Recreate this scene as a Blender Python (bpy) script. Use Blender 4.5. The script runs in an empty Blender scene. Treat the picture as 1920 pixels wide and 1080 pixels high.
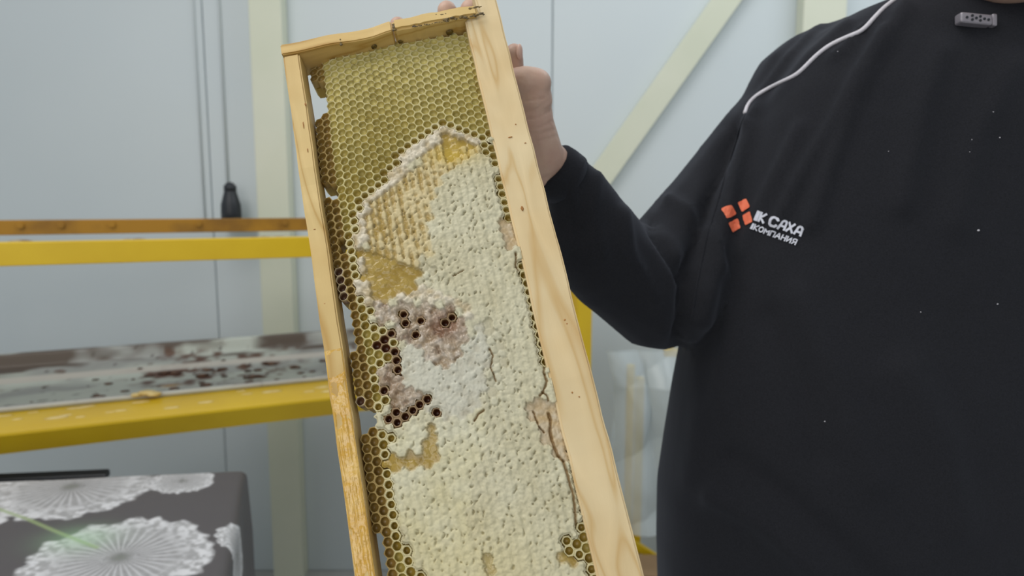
import bpy, bmesh, math, random
import numpy as np
from mathutils import Vector, Matrix, noise
from mathutils.bvhtree import BVHTree
random.seed(7); rng = np.random.default_rng(11)
S = bpy.context.scene
COL = S.collection

# ------------------------------------------------------------------ camera, world, light, exposure
CAM = Vector((0, 0, 1.30)); PITCH = math.radians(7.0); F = 1280.0
FW = Vector((0, math.cos(PITCH), -math.sin(PITCH))); RT = Vector((1, 0, 0)); UP = Vector((0, math.sin(PITCH), math.cos(PITCH)))
cd = bpy.data.cameras.new('camera'); cd.sensor_width = 36; cd.lens = 24; cd.clip_start = .02
cam = bpy.data.objects.new('camera', cd); COL.objects.link(cam)
cam.location = CAM; cam.rotation_euler = (math.pi/2 - PITCH, 0, 0)
cd.dof.use_dof = True; cd.dof.focus_distance = .41; cd.dof.aperture_fstop = 8.5
S.camera = cam
w = bpy.data.worlds.new('world'); S.world = w; w.use_nodes = True
w.node_tree.nodes['Background'].inputs[0].default_value = (.88, .95, 1.0, 1)
w.node_tree.nodes['Background'].inputs[1].default_value = .445
def area(name, loc, target, size, power, col=(1, 1, 1), sy=None):
    l = bpy.data.lights.new(name, 'AREA'); l.energy = power; l.size = size; l.color = col
    if sy: l.shape = 'RECTANGLE'; l.size_y = sy
    o = bpy.data.objects.new(name, l); COL.objects.link(o); o.location = loc
    o.rotation_euler = (Vector(target) - Vector(loc)).to_track_quat('-Z', 'Y').to_euler()
    return o
area('ceiling_lamp_left', (-1.0, .2, 3.0), (-.1, .6, 1.3), 1.4, 26, (1, .97, .92))
area('ceiling_lamp_right', (1.3, 1.5, 3.1), (.9, 2.0, 1.3), 1.2, 22, (.93, .98, 1), 2.0)
area('window_light', (-.6, -1.6, 1.9), (.1, .6, 1.2), 1.3, 14, (1, .95, .87))
S.view_settings.view_transform = 'Standard'; S.view_settings.look = 'None'
S.view_settings.gamma = 1; S.view_settings.use_curve_mapping = False; S.view_settings.exposure = 0.0

# ------------------------------------------------------------------ helpers
def P(px, py, z):
    return CAM + RT*((px-960)/F*z) + UP*((540-py)/F*z) + FW*z
def PW(px, py, yw):                                   # ray to the vertical plane y = yw
    d = RT*((px-960)/F) + UP*((540-py)/F) + FW
    return CAM + d*(yw/d.y)
def PH(px, py, h):                                    # ray to the horizontal plane z = h
    d = RT*((px-960)/F) + UP*((540-py)/F) + FW
    return CAM + d*((h-CAM.z)/d.z)
RM = np.array([list(RT), list(UP), list(FW)])
def proj(pts):
    q = (np.asarray(pts, float) - np.array(CAM)) @ RM.T
    return np.stack([960 + F*q[:, 0]/q[:, 2], 540 - F*q[:, 1]/q[:, 2]], 1)
def lin(c):
    return tuple(((x/255)/12.92 if x/255 <= .04045 else ((x/255+.055)/1.055)**2.4) for x in c)
def lina(c): return np.array([lin(x) for x in np.atleast_2d(c)])
def link(o, parent=None):
    COL.objects.link(o)
    if parent: o.parent = parent; o.matrix_parent_inverse = Matrix.Translation(-Vector(parent.location))
    return o
def mesh(name, V, Fc, mat=None, parent=None, smooth=False, origin=None):
    me = bpy.data.meshes.new(name)
    V = np.asarray(V, float)
    if origin is not None and parent is None: V = V - np.array(origin)
    me.from_pydata(V.tolist(), [], Fc)
    if mat: 
        for m in (mat if isinstance(mat, (list, tuple)) else [mat]): me.materials.append(m)
    if smooth: me.shade_smooth()
    me.update()
    o = link(bpy.data.objects.new(name, me), parent)
    if origin is not None and parent is None: o.location = origin
    return o
def tag(o, label=None, cat=None, group=None, kind=None):
    if label: o['label'] = label
    if cat: o['category'] = cat
    if group: o['group'] = group
    if kind: o['kind'] = kind
    return o
def empty(name, label, cat, loc=(0, 0, 0), group=None):
    o = bpy.data.objects.new(name, None); COL.objects.link(o); o.empty_display_size = .05
    o.location = loc
    bpy.context.view_layer.update()
    return tag(o, label, cat, group)
def box_vf(o, ax, ay, az, x0, x1, y0, y1, z0, z1):
    o = Vector(o); ax = Vector(ax); ay = Vector(ay); az = Vector(az)
    V = [tuple(o + ax*x + ay*y + az*z) for x in (x0, x1) for y in (y0, y1) for z in (z0, z1)]
    return V, [(0, 1, 3, 2), (4, 6, 7, 5), (0, 4, 5, 1), (2, 3, 7, 6), (0, 2, 6, 4), (1, 5, 7, 3)]
def fixn(o):
    bm = bmesh.new(); bm.from_mesh(o.data); bmesh.ops.recalc_face_normals(bm, faces=bm.faces); bm.to_mesh(o.data); bm.free(); return o
def box(name, o, ax, ay, az, r, mat, parent=None, bev=.001, seg=2):
    V, Fc = box_vf(o, ax, ay, az, *r)
    ob = mesh(name, V, Fc, mat, parent); fixn(ob)
    bm = bmesh.new(); bm.from_mesh(ob.data)
    if bev: bmesh.ops.bevel(bm, geom=bm.edges[:], offset=bev, segments=seg, affect='EDGES', profile=.6)
    bm.to_mesh(ob.data); bm.free()
    return ob
def tube_vf(pts, rad, n=10, cap=True, flat=None):
    pts = [Vector(p) for p in pts]; k = len(pts); V = []; Fc = []
    rad = rad if hasattr(rad, '__len__') else [rad]*k
    prev = None
    for i, p in enumerate(pts):
        t = (pts[min(i+1, k-1)] - pts[max(i-1, 0)]).normalized()
        if prev is None:
            a = t.orthogonal().normalized()
        else:
            a = (prev - t*prev.dot(t)).normalized()
        prev = a; b = t.cross(a)
        for j in range(n):
            th = 2*math.pi*j/n; V.append(tuple(p + (a*math.cos(th) + b*math.sin(th))*rad[i]))
    for i in range(k-1):
        for j in range(n):
            Fc.append((i*n+j, i*n+(j+1) % n, (i+1)*n+(j+1) % n, (i+1)*n+j))
    if cap: Fc.append(tuple(range(n))[::-1]); Fc.append(tuple((k-1)*n+j for j in range(n)))
    return V, Fc
class MB:
    def __init__(s): s.V = []; s.F = []
    def add(s, vf):
        n = len(s.V); s.V += [tuple(v) for v in vf[0]]; s.F += [tuple(i+n for i in f) for f in vf[1]]; return s
    def build(s, name, mat, parent=None, smooth=False): return mesh(name, s.V, s.F, mat, parent, smooth)
def ball_vf(c, r, rot=None, nu=16, nv=10):
    V = []; Fc = []; c = Vector(c); r = Vector(r if hasattr(r, '__len__') else (r, r, r))
    for i in range(nv+1):
        ph = math.pi*i/nv
        for j in range(nu):
            th = 2*math.pi*j/nu
            p = Vector((math.sin(ph)*math.cos(th)*r.x, math.sin(ph)*math.sin(th)*r.y, math.cos(ph)*r.z))
            if rot: p = rot @ p
            V.append(tuple(c+p))
    for i in range(nv):
        for j in range(nu):
            Fc.append((i*nu+j, (i+1)*nu+j, (i+1)*nu+(j+1) % nu, i*nu+(j+1) % nu))
    return V, Fc
def caps_vf(a, b, ra, rb, n=16):                        # tapered capsule
    a = Vector(a); b = Vector(b); t = (b-a).normalized(); pts = []; rr = []
    for k in range(5):
        th = math.pi/2*(1-k/4)*.97
        pts.append(a - t*ra*math.sin(th)); rr.append(ra*math.cos(th))
    for k in range(1, 6):
        f = k/6; pts.append(a.lerp(b, f)); rr.append(ra*(1-f)+rb*f)
    for k in range(5):
        th = math.pi/2*(k/4)*.97
        pts.append(b + t*rb*math.sin(th)); rr.append(rb*math.cos(th))
    return tube_vf(pts, rr, n)
def union(mb, voxel, smooth=6, fac=.5):
    me = bpy.data.meshes.new('t'); me.from_pydata(mb.V, [], mb.F); me.update()
    o = bpy.data.objects.new('t', me); COL.objects.link(o); fixn(o)
    m = o.modifiers.new('r', 'REMESH'); m.mode = 'VOXEL'; m.voxel_size = voxel
    m = o.modifiers.new('s', 'SMOOTH'); m.iterations = smooth; m.factor = fac
    dg = bpy.context.evaluated_depsgraph_get(); dg.update()
    r = bpy.data.meshes.new_from_object(o.evaluated_get(dg)); bpy.data.objects.remove(o)
    r.shade_smooth(); return r
def getv(me):
    a = np.empty(len(me.vertices)*3, np.float64); me.vertices.foreach_get('co', a); return a.reshape(-1, 3)
def getn(me):
    a = np.empty(len(me.vertices)*3, np.float32); me.vertices.foreach_get('normal', a); return a.reshape(-1, 3).astype(float)
def setv(me, v): me.vertices.foreach_set('co', np.asarray(v, np.float32).ravel()); me.update()
def colattr(me, rgb, name='Col'):
    n = len(me.vertices); a = me.attributes.new(name, 'FLOAT_COLOR', 'POINT')
    c = np.ones((n, 4), np.float32); c[:, :3] = rgb; a.data.foreach_set('color', c.ravel())
def fattr(me, val, name):
    a = me.attributes.new(name, 'FLOAT', 'POINT'); a.data.foreach_set('value', np.asarray(val, np.float32).ravel())
def vnoise(x, y, s=0):                                  # smooth value noise, vectorised
    x = np.asarray(x, float); y = np.asarray(y, float)
    xi = np.floor(x).astype(np.int64); yi = np.floor(y).astype(np.int64); fx = x-xi; fy = y-yi
    fx = fx*fx*(3-2*fx); fy = fy*fy*(3-2*fy)
    def h(a, b):
        v = np.sin(a*127.1 + b*311.7 + s*74.7)*43758.5453; return v-np.floor(v)
    return (h(xi, yi)*(1-fx)+h(xi+1, yi)*fx)*(1-fy)+(h(xi, yi+1)*(1-fx)+h(xi+1, yi+1)*fx)*fy
def fbm(x, y, s=0, o=3):
    r = 0; a = .5
    for k in range(o): r = r + a*vnoise(x*2**k, y*2**k, s+k*7); a *= .5
    return r/(1-.5**o)
def inpoly(x, y, poly):
    c = np.zeros(np.shape(x), bool); n = len(poly)
    for i in range(n):
        x0, y0 = poly[i]; x1, y1 = poly[(i+1) % n]
        if y0 == y1: continue
        c ^= ((y0 > y) != (y1 > y)) & (x < (x1-x0)*(y-y0)/(y1-y0)+x0)
    return c
def dseg(x, y, pl):                                     # distance to a polyline
    d = np.full(np.shape(x), 1e9)
    for (x0, y0), (x1, y1) in zip(pl[:-1], pl[1:]):
        dx, dy = x1-x0, y1-y0; t = np.clip(((x-x0)*dx+(y-y0)*dy)/(dx*dx+dy*dy), 0, 1)
        d = np.minimum(d, np.hypot(x-x0-t*dx, y-y0-t*dy))
    return d

# ------------------------------------------------------------------ materials
def newmat(name):
    m = bpy.data.materials.new(name); m.use_nodes = True; nt = m.node_tree
    return m, nt, nt.nodes['Principled BSDF']
def N(nt, typ, **kw):
    n = nt.nodes.new(typ)
    for k, v in kw.items():
        if k in n.inputs.keys() if isinstance(k, str) else False: n.inputs[k].default_value = v
        else: setattr(n, k, v)
    return n
def ramp(nt, stops):
    n = nt.nodes.new('ShaderNodeValToRGB'); e = n.color_ramp.elements
    while len(e) < len(stops): e.new(.5)
    for i, (p, c) in enumerate(stops): e[i].position = p; e[i].color = (*lin(c), 1)
    return n
def bump(nt, b, h, strength, dist=.001):
    n = nt.nodes.new('ShaderNodeBump'); n.inputs['Strength'].default_value = strength; n.inputs['Distance'].default_value = dist
    nt.links.new(h, n.inputs['Height']); nt.links.new(n.outputs[0], b.inputs['Normal']); return n
def mat_noise(name, c0, c1, scale, rough=.5, bs=.2, bscale=None, metallic=0, lo=.35, hi=.65, bd=.001, stretch=None):
    m, nt, b = newmat(name)
    tc = nt.nodes.new('ShaderNodeTexCoord'); mp = nt.nodes.new('ShaderNodeMapping'); nt.links.new(tc.outputs['Object'], mp.inputs[0])
    if stretch: mp.inputs['Scale'].default_value = stretch
    no = nt.nodes.new('ShaderNodeTexNoise'); no.inputs['Scale'].default_value = scale; no.inputs['Detail'].default_value = 4
    nt.links.new(mp.outputs[0], no.inputs[0])
    r = ramp(nt, [(lo, c0), (hi, c1)]); nt.links.new(no.outputs[0], r.inputs[0]); nt.links.new(r.outputs[0], b.inputs['Base Color'])
    b.inputs['Roughness'].default_value = rough; b.inputs['Metallic'].default_value = metallic
    if bs:
        n2 = nt.nodes.new('ShaderNodeTexNoise'); n2.inputs['Scale'].default_value = bscale or scale*4; n2.inputs['Detail'].default_value = 3
        nt.links.new(mp.outputs[0], n2.inputs[0]); bump(nt, b, n2.outputs[0], bs, bd)
    return m
M_panel = mat_noise('white_panel', (200, 209, 213), (207, 215, 218), .8, .55, .05, 30)
M_joint = mat_noise('panel_joint', (176, 186, 190), (186, 194, 198), 5, .7, 0)
M_cream = mat_noise('cream_steel', (208, 212, 192), (216, 218, 200), 3, .5, .05, 40)
M_floor = mat_noise('grey_floor', (178, 178, 176), (194, 194, 192), 4, .6, .2, 60)
M_yel = mat_noise('yellow_paint', (212, 174, 18), (222, 186, 26), 6, .42, .08, 50)
M_yel2 = mat_noise('shaded_yellow_paint', (120, 82, 18), (168, 120, 18), 9, .55, .15, 60, lo=.3, hi=.55)  # same yellow paint, with the rear rail's shade put into its darker colour
M_black = mat_noise('black_plastic', (28, 32, 38), (36, 40, 46), 10, .45, 0)
M_shoe = mat_noise('black_leather', (24, 24, 26), (32, 32, 34), 20, .5, .1)
M_trouser = mat_noise('dark_trouser_cloth', (34, 36, 44), (42, 44, 52), 60, .9, .2, 600)
M_piping = mat_noise('white_piping', (205, 203, 212), (215, 213, 220), 300, .7, .1, 2000)
M_hair = mat_noise('dark_hair', (40, 34, 30), (62, 54, 48), 120, .6, .6, 300)
M_orange = mat_noise('orange_print', (228, 112, 80), (232, 122, 88), 200, .7, .1, 2500, bd=.0002)
M_white = mat_noise('white_print', (205, 208, 222), (215, 218, 230), 200, .7, .1, 2500, bd=.0002)
M_card = mat_noise('brown_cardboard', (128, 104, 76), (142, 116, 86), 9, .8, .1)
M_nail = mat_noise('fingernail', (196, 160, 146), (204, 170, 156), 30, .35, 0)
M_prop = mat_noise('propolis', (58, 44, 20), (110, 88, 30), 300, .45, .4, 900)

def mat_fabric():
    m, nt, b = newmat('black_sweatshirt_fabric')
    tc = nt.nodes.new('ShaderNodeTexCoord')
    no = nt.nodes.new('ShaderNodeTexNoise'); no.inputs['Scale'].default_value = 900; no.inputs['Detail'].default_value = 2; nt.links.new(tc.outputs['Object'], no.inputs[0])
    r = ramp(nt, [(.3, (31, 32, 36)), (.7, (38, 39, 44))]); nt.links.new(no.outputs[0], r.inputs[0]); nt.links.new(r.outputs[0], b.inputs['Base Color'])
    b.inputs['Roughness'].default_value = .95; b.inputs['Specular IOR Level'].default_value = .15
    b.inputs['Sheen Weight'].default_value = .12; b.inputs['Sheen Roughness'].default_value = .5; b.inputs['Sheen Tint'].default_value = (.55, .6, .75, 1)
    bump(nt, b, no.outputs[0], .25, .0006); return m
M_fab = mat_fabric()
def mat_skin():
    m, nt, b = newmat('skin')
    tc = nt.nodes.new('ShaderNodeTexCoord')
    no = nt.nodes.new('ShaderNodeTexNoise'); no.inputs['Scale'].default_value = 45; no.inputs['Detail'].default_value = 4; nt.links.new(tc.outputs['Object'], no.inputs[0])
    r = ramp(nt, [(.3, (184, 148, 132)), (.7, (200, 170, 152))]); nt.links.new(no.outputs[0], r.inputs[0]); nt.links.new(r.outputs[0], b.inputs['Base Color'])
    b.inputs['Roughness'].default_value = .5; b.inputs['Subsurface Weight'].default_value = .08; b.inputs['Subsurface Radius'].default_value = (.01, .004, .002); b.inputs['Subsurface Scale'].default_value = .3
    n2 = nt.nodes.new('ShaderNodeTexNoise'); n2.inputs['Scale'].default_value = 260; n2.inputs['Detail'].default_value = 3; nt.links.new(tc.outputs['Object'], n2.inputs[0])
    bump(nt, b, n2.outputs[0], .3, .0008); return m
M_skin = mat_skin()
def mat_wood(name, base, dark, seed, axis=1, freq=40):
    # grain runs along the local long axis stored in the 'uvw' attribute (metres: across, along, depth)
    m, nt, b = newmat(name)
    at = nt.nodes.new('ShaderNodeAttribute'); at.attribute_name = 'uvw'
    mp = nt.nodes.new('ShaderNodeMapping'); nt.links.new(at.outputs['Vector'], mp.inputs[0])
    mp.inputs['Location'].default_value = (seed*.37, seed*.91, seed*.13)
    mp.inputs['Scale'].default_value = (1, .16, 1) if axis == 1 else (.16, 1, 1)
    wv = nt.nodes.new('ShaderNodeTexNoise'); wv.inputs['Scale'].default_value = freq; wv.inputs['Detail'].default_value = 1.5; wv.inputs['Distortion'].default_value = .6
    nt.links.new(mp.outputs[0], wv.inputs[0])
    mul = nt.nodes.new('ShaderNodeMath'); mul.operation = 'MULTIPLY'; mul.inputs[1].default_value = 5; nt.links.new(wv.outputs[0], mul.inputs[0])
    fr = nt.nodes.new('ShaderNodeMath'); fr.operation = 'PINGPONG'; fr.inputs[1].default_value = .5; nt.links.new(mul.outputs[0], fr.inputs[0])
    r = ramp(nt, [(0, dark), (.16, base), (.5, tuple(min(255, x+8) for x in base))]); nt.links.new(fr.outputs[0], r.inputs[0])
    n2 = nt.nodes.new('ShaderNodeTexNoise'); n2.inputs['Scale'].default_value = 900; n2.inputs['Detail'].default_value = 2; nt.links.new(mp.outputs[0], n2.inputs[0])
    n3 = nt.nodes.new('ShaderNodeTexNoise'); n3.inputs['Scale'].default_value = 14; n3.inputs['Detail'].default_value = 3; nt.links.new(at.outputs['Vector'], n3.inputs[0])
    mx = nt.nodes.new('ShaderNodeMix'); mx.data_type = 'RGBA'; mx.blend_type = 'MULTIPLY'; mx.inputs[0].default_value = .5
    r2 = ramp(nt, [(.35, (236, 214, 168)), (.65, (255, 252, 244))]); nt.links.new(n3.outputs[0], r2.inputs[0])
    nt.links.new(r.outputs[0], mx.inputs[6]); nt.links.new(r2.outputs[0], mx.inputs[7]); nt.links.new(mx.outputs[2], b.inputs['Base Color'])
    b.inputs['Roughness'].default_value = .55; bump(nt, b, n2.outputs[0], .12, .0005)
    return m
M_wood_r = mat_wood('pale_pine', (214, 195, 156), (202, 174, 124), 1.3)
M_wood_l = mat_wood('honeyed_pine', (206, 181, 124), (188, 154, 88), 4.1)
M_wood_t = mat_wood('end_bar_pine', (208, 180, 118), (186, 150, 80), 7.7, axis=0)
def mat_wax(name, rough, transl, attr='Col', coat=0., bstr=.3):
    m, nt, b = newmat(name)
    at = nt.nodes.new('ShaderNodeAttribute'); at.attribute_name = attr
    nt.links.new(at.outputs['Color'], b.inputs['Base Color'])
    aw = nt.nodes.new('ShaderNodeAttribute'); aw.attribute_name = 'wet'
    mr = nt.nodes.new('ShaderNodeMapRange'); mr.inputs['To Min'].default_value = rough; mr.inputs['To Max'].default_value = .12
    nt.links.new(aw.outputs['Fac'], mr.inputs[0]); nt.links.new(mr.outputs[0], b.inputs['Roughness'])
    b.inputs['Coat Weight'].default_value = coat
    no = nt.nodes.new('ShaderNodeTexNoise'); no.inputs['Scale'].default_value = 700; no.inputs['Detail'].default_value = 3
    tc = nt.nodes.new('ShaderNodeTexCoord'); nt.links.new(tc.outputs['Object'], no.inputs[0]); bump(nt, b, no.outputs[0], bstr, .0006)
    tr = nt.nodes.new('ShaderNodeBsdfTranslucent'); nt.links.new(at.outputs['Color'], tr.inputs[0])
    mx = nt.nodes.new('ShaderNodeMixShader'); mx.inputs[0].default_value = transl
    out = nt.nodes['Material Output']; nt.links.new(b.outputs[0], mx.inputs[1]); nt.links.new(tr.outputs[0], mx.inputs[2]); nt.links.new(mx.outputs[0], out.inputs[0])
    return m
M_cell = mat_wax('cell_wax', .42, .35)
M_cap = mat_wax('capping_wax', .5, .12)
M_honey = mat_noise('wet_honey', (196, 150, 50), (214, 176, 92), 60, .1, .5, 240, bd=.002)
M_honey.node_tree.nodes['Principled BSDF'].inputs['Coat Weight'].default_value = .6


# ------------------------------------------------------------------ room shell
X, Y, Z = Vector((1, 0, 0)), Vector((0, 1, 0)), Vector((0, 0, 1)); O0 = Vector((0, 0, 0))
WY = 2.30
wall = box('wall_back', O0, X, Y, Z, (-3.2, 3.4, WY+.012, WY+.12, 0, 3.3), M_joint, bev=0); tag(wall, kind='structure')
sx = [PW(393, 300, WY).x, PW(1035, 200, WY).x]; pw = sx[1]-sx[0]
e = [sx[0]-2*pw, sx[0]-pw, sx[0], sx[1], sx[1]+pw, sx[1]+2*pw]
e = [-3.2]+[x for x in e if -3.1 < x < 3.3]+[3.4]
for a, b_ in zip(e[:-1], e[1:]):
    p = box('panel', O0, X, Y, Z, (a+.0014, b_-.0014, WY, WY+.03, 0, 3.3), M_panel, wall, .003, 1)
floor = box('floor', O0, X, Y, Z, (-3.2, 3.4, -2.2, WY+.1, -.1, 0), M_floor, bev=0); tag(floor, kind='structure')
def column(xl, xr, name='trim_1'):
    a = PW(xl, 300, WY-.06).x; b_ = PW(xr, 300, WY-.06).x
    tag(box(name, O0, X, Y, Z, (a, b_, WY-.06, WY-.001, 0, 3.3), M_cream, bev=.004), kind='structure')
column(478, 538, 'trim_1'); column(1493, 1572, 'trim_2')
# slim service pipes on the wall behind the bottle
for i, px in enumerate((373, 420)):
    p = PW(px, 200, WY-.003); V, Fc = tube_vf([(p.x, p.y, 1.22), (p.x, p.y, 3.3)], .005 if i else .0035, 10)
    tag(mesh('trim_%d' % (3+i), V, Fc, M_panel, smooth=True), kind='structure')
# diagonal brace: flat cream angle from low left to high right
a0 = PW(1112, 352, WY-.03); a1 = PW(1380, -25, WY-.03); d = (a1-a0).normalized(); a0 = a0 - d*.25; a1 = a1 + d*.5
nrm = Y; sd = d.cross(nrm).normalized()
br = box('trim_5', a0, d, sd, nrm, (0, (a1-a0).length, -.040, .040, -.006, .028), M_cream, bev=.002); tag(br, kind='structure')

# ------------------------------------------------------------------ yellow rack with stained tray
e1 = Vector((.917, .399, 0)).normalized(); e2 = Vector((-e1.y, e1.x, 0))
R0 = P(0, 470, 1.30); R0.z = 0; R0 = R0 - e1*.55               # left end of the rack, front face, floor
def up_at(py, z): return P(0, py, z).z
zt = up_at(455, 1.30); zb = up_at(500, 1.30)
tl = lambda px, off=0: None
def t_of(px, off=0):                                            # distance along the rack where a pixel column crosses its front
    k = (px-960)/F; o = R0+e2*off
    # x = k*y (approximately, depth ~ y)
    return (k*o.y - o.x)/(e1.x - k*e1.y)
Lr = t_of(1112)
rack = empty('steel_rack', 'yellow painted steel rack with two long rails and a lower ledge, standing along the wall', 'rack', tuple(R0))
box('front_rail', R0, e1, e2, Z, (0, Lr, 0, .045, zb, zt), M_yel, rack, .002)
rb = .46
yr = R0 + e1*.62 + e2*(rb-.04)
zr_t = PW(0, 412, yr.y).z; zr_b = PW(0, 439, yr.y).z
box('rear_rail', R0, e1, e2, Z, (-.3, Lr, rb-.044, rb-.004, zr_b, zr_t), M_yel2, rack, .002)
for tt in (0.06, Lr-.045):
    for off in (0, rb-.045):
        box('post', R0, e1, e2, Z, (tt, tt+.045, off+.0, off+.045, 0, zr_b-.001 if off else zb-.001) , M_yel, rack, .002)
for tt in (0.06, Lr-.045):
    box('cross_rail', R0, e1, e2, Z, (tt+.002, tt+.043, .046, rb-.046, zb, zt-.004), M_yel, rack, .002)
# lower ledge: front face, flange
lz1 = up_at(815, 1.30); lz0 = up_at(850, 1.30)
q0, q1 = -.3, Lr-.05; pr_ = [(-.035, lz1), (-.035, lz1-.005), (-.012, lz0-.012), (-.001, lz0-.012), (-.001, lz1)]
V = [tuple(R0+e1*q+e2*a+Z*b_) for q in (q0, q1) for a, b_ in pr_]; Fc = [(0, 1, 2, 3, 4), (9, 8, 7, 6, 5)]+[(k, (k+1) % 5, 5+(k+1) % 5, 5+k) for k in range(5)]
fixn(mesh('lower_rail', V, Fc, M_yel, rack))
box('ledge_flange', R0, e1, e2, Z, (-.3, Lr-.05, 0, .125, lz1-.004, lz1), M_yel, rack, .001)
box('brace_rail', R0, e1, e2, Z, (-.3, Lr-.05, rb-.10, rb-.06, lz0-.05, lz1-.031), M_yel, rack, .002)
# upper shallow shelf between the rails, with residue
M_grime = mat_noise('grimy_shelf', (120, 84, 58), (176, 164, 142), 9, .7, .3, 60, lo=.4, hi=.56, stretch=(1, 3, 1))
sh = box('shelf_sheet', R0, e1, e2, Z, (0, Lr-.046, .047, .26, zt-.016, zt-.010), M_grime, rack, .001)
# stained tray
def mat_tray():
    m, nt, b = newmat('stained_tray_metal')
    at = nt.nodes.new('ShaderNodeAttribute'); at.attribute_name = 'Col'
    nt.links.new(at.outputs['Color'], b.inputs['Base Color']); b.inputs['Roughness'].default_value = .42
    tc = nt.nodes.new('ShaderNodeTexCoord'); no = nt.nodes.new('ShaderNodeTexNoise'); no.inputs['Scale'].default_value = 40; no.inputs['Detail'].default_value = 4
    nt.links.new(tc.outputs['Object'], no.inputs[0]); bump(nt, b, no.outputs[0], .3, .002); return m
M_tray = mat_tray()
tray_o = R0 - e1*.25
tray = empty('uncapping_tray', 'long grey metal tray spotted with brown propolis stains, lying on the lower ledge', 'tray', tuple(tray_o + Z*lz1))
TL = Lr + .12
prof = [(.122, lz1+.001), (.122, lz1+.012), (.132, lz1+.012), (.150, lz1-.018), (.20, lz1-.026), (.215, lz1-.020), (.42, lz1-.014), (.50, lz1+.022), (.512, lz1+.052), (.530, lz1+.053), (.532, lz1+.046)]
pp = []
for (a, b_), (c, d_) in zip(prof[:-1], prof[1:]):
    k = max(1, int(math.hypot(c-a, d_-b_)/.006)); pp += [(a+(c-a)*i/k, b_+(d_-b_)*i/k) for i in range(k)]
pp.append(prof[-1]); nu = 240
Vt = []; UV = []
for i in range(nu+1):
    for (yy, zz) in pp:
        u = .37+(TL-.37)*i/nu; Vt.append(tuple(tray_o + e1*u + e2*yy + Z*zz)); UV.append((u, yy))
nn = len(pp); Ft = [(i*nn+j, (i+1)*nn+j, (i+1)*nn+j+1, i*nn+j+1) for i in range(nu) for j in range(nn-1)]
UV = np.array(UV)
base = lina([200, 206, 196])[0]; c = np.tile(base, (len(UV), 1))
u_, y_ = UV[:, 0], UV[:, 1]
def mixc(c, col, k): k = np.clip(k, 0, 1)[:, None]; return c*(1-k)+lina(col)[0]*k
c = mixc(c, [170, 172, 168], (fbm(u_*6, y_*14, 1)-.45)*5)
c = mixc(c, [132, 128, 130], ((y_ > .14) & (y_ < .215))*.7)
s1 = fbm(u_*22, y_*30, 5); c = mixc(c, [110, 84, 68], (s1-.76)*18*np.clip(.35+u_*.6, 0, 1))
c = mixc(c, [96, 62, 46], (fbm(u_*30, y_*45, 9)-.52)*14*np.exp(-((u_-1.16)/.17)**2-((y_-.40)/.09)**2))
c = mixc(c, [60, 46, 40], (fbm(u_*60, y_*80, 13)-.78)*25)
c = mixc(c, [176, 132, 60], np.exp(-((u_-1.055)/.02)**2-((y_-.30)/.012)**2)*1.2)
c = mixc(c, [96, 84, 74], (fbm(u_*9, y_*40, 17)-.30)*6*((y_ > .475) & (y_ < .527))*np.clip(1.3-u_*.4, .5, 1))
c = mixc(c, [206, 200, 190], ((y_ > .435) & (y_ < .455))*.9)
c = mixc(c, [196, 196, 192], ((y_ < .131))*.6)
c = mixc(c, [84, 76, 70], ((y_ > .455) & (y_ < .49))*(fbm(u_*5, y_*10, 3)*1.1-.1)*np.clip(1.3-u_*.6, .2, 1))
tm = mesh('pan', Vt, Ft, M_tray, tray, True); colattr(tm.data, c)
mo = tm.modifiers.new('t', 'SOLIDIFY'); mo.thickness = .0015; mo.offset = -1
# residue clumps on the tray and flange
mb = MB()
def clump(u, yy, zz, r, flat=.35):
    V, Fc = ball_vf(O0, 1, nu=8, nv=5); q = []
    s = random.random()*50
    for v in V:
        v = Vector(v); k = 1+.5*noise.noise(v*1.4+Vector((s, s, s)))
        q.append(tuple(tray_o + e1*(u+v.x*r*k*1.5) + e2*(yy+v.y*r*k) + Z*(zz+v.z*r*k*flat)))
    return q, Fc
for _ in range(46):
    u = max(.42, min(TL-.03, random.gauss(1.20, .17))); yy = random.uniform(.24, .46)
    zz = lz1-.019+(yy-.215)*.03 if yy < .42 else lz1-.014+(yy-.42)*.45
    mb.add(clump(u, yy, zz+.001, random.uniform(.003, .012)))
for _ in range(40):
    mb.add(clump(random.uniform(.42, TL-.2), random.uniform(.16, .42), lz1-.018, random.uniform(.002, .008)))
M_res = mat_noise('brown_residue', (70, 48, 36), (122, 88, 64), 60, .45, .4, 300)
tag(mb.build('residue', M_res, tray, True), kind='stuff')
M_wax = mat_noise('wax_crumb', (214, 188, 120), (228, 208, 150), 60, .6, .3, 300)
mb = MB()
mb.add(clump(1.02, .118, lz1+.014, .014, .5)); mb.add(clump(1.035, .112, lz1+.012, .010, .6)); mb.add(clump(1.0, .12, lz1+.012, .009, .5))
tag(mb.build('wax_clump', M_wax, tray, True), 'pale wax lump stuck on the front lip')
mb = MB()
for _ in range(60):
    u = random.uniform(.2, Lr); yy = random.uniform(.05, .25)
    V, Fc = ball_vf(O0, 1, nu=7, nv=4); r = random.uniform(.004, .012)
    mb.add(([tuple(R0+e1*(u+v[0]*r*2)+e2*(yy+v[1]*r)+Z*(zt-.009+v[2]*r*.35)) for v in V], Fc))
tag(mb.build('residue', M_grime, rack, True), kind='stuff')
mb = MB()                                                # smears on the yellow flange
for _ in range(26):
    u = random.uniform(.3, 1.2); yy = random.uniform(.01, .11); V, Fc = ball_vf(O0, 1, nu=9, nv=4); r = random.uniform(.003, .010)
    mb.add(([tuple(R0+e1*(u+v[0]*r*2.6)+e2*(yy+v[1]*r)+Z*(lz1+v[2]*.0012)) for v in V], Fc))
tag(mb.build('wax_smear', M_wax, rack, True), 'pale wax smears on the lower ledge', kind='stuff')
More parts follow.
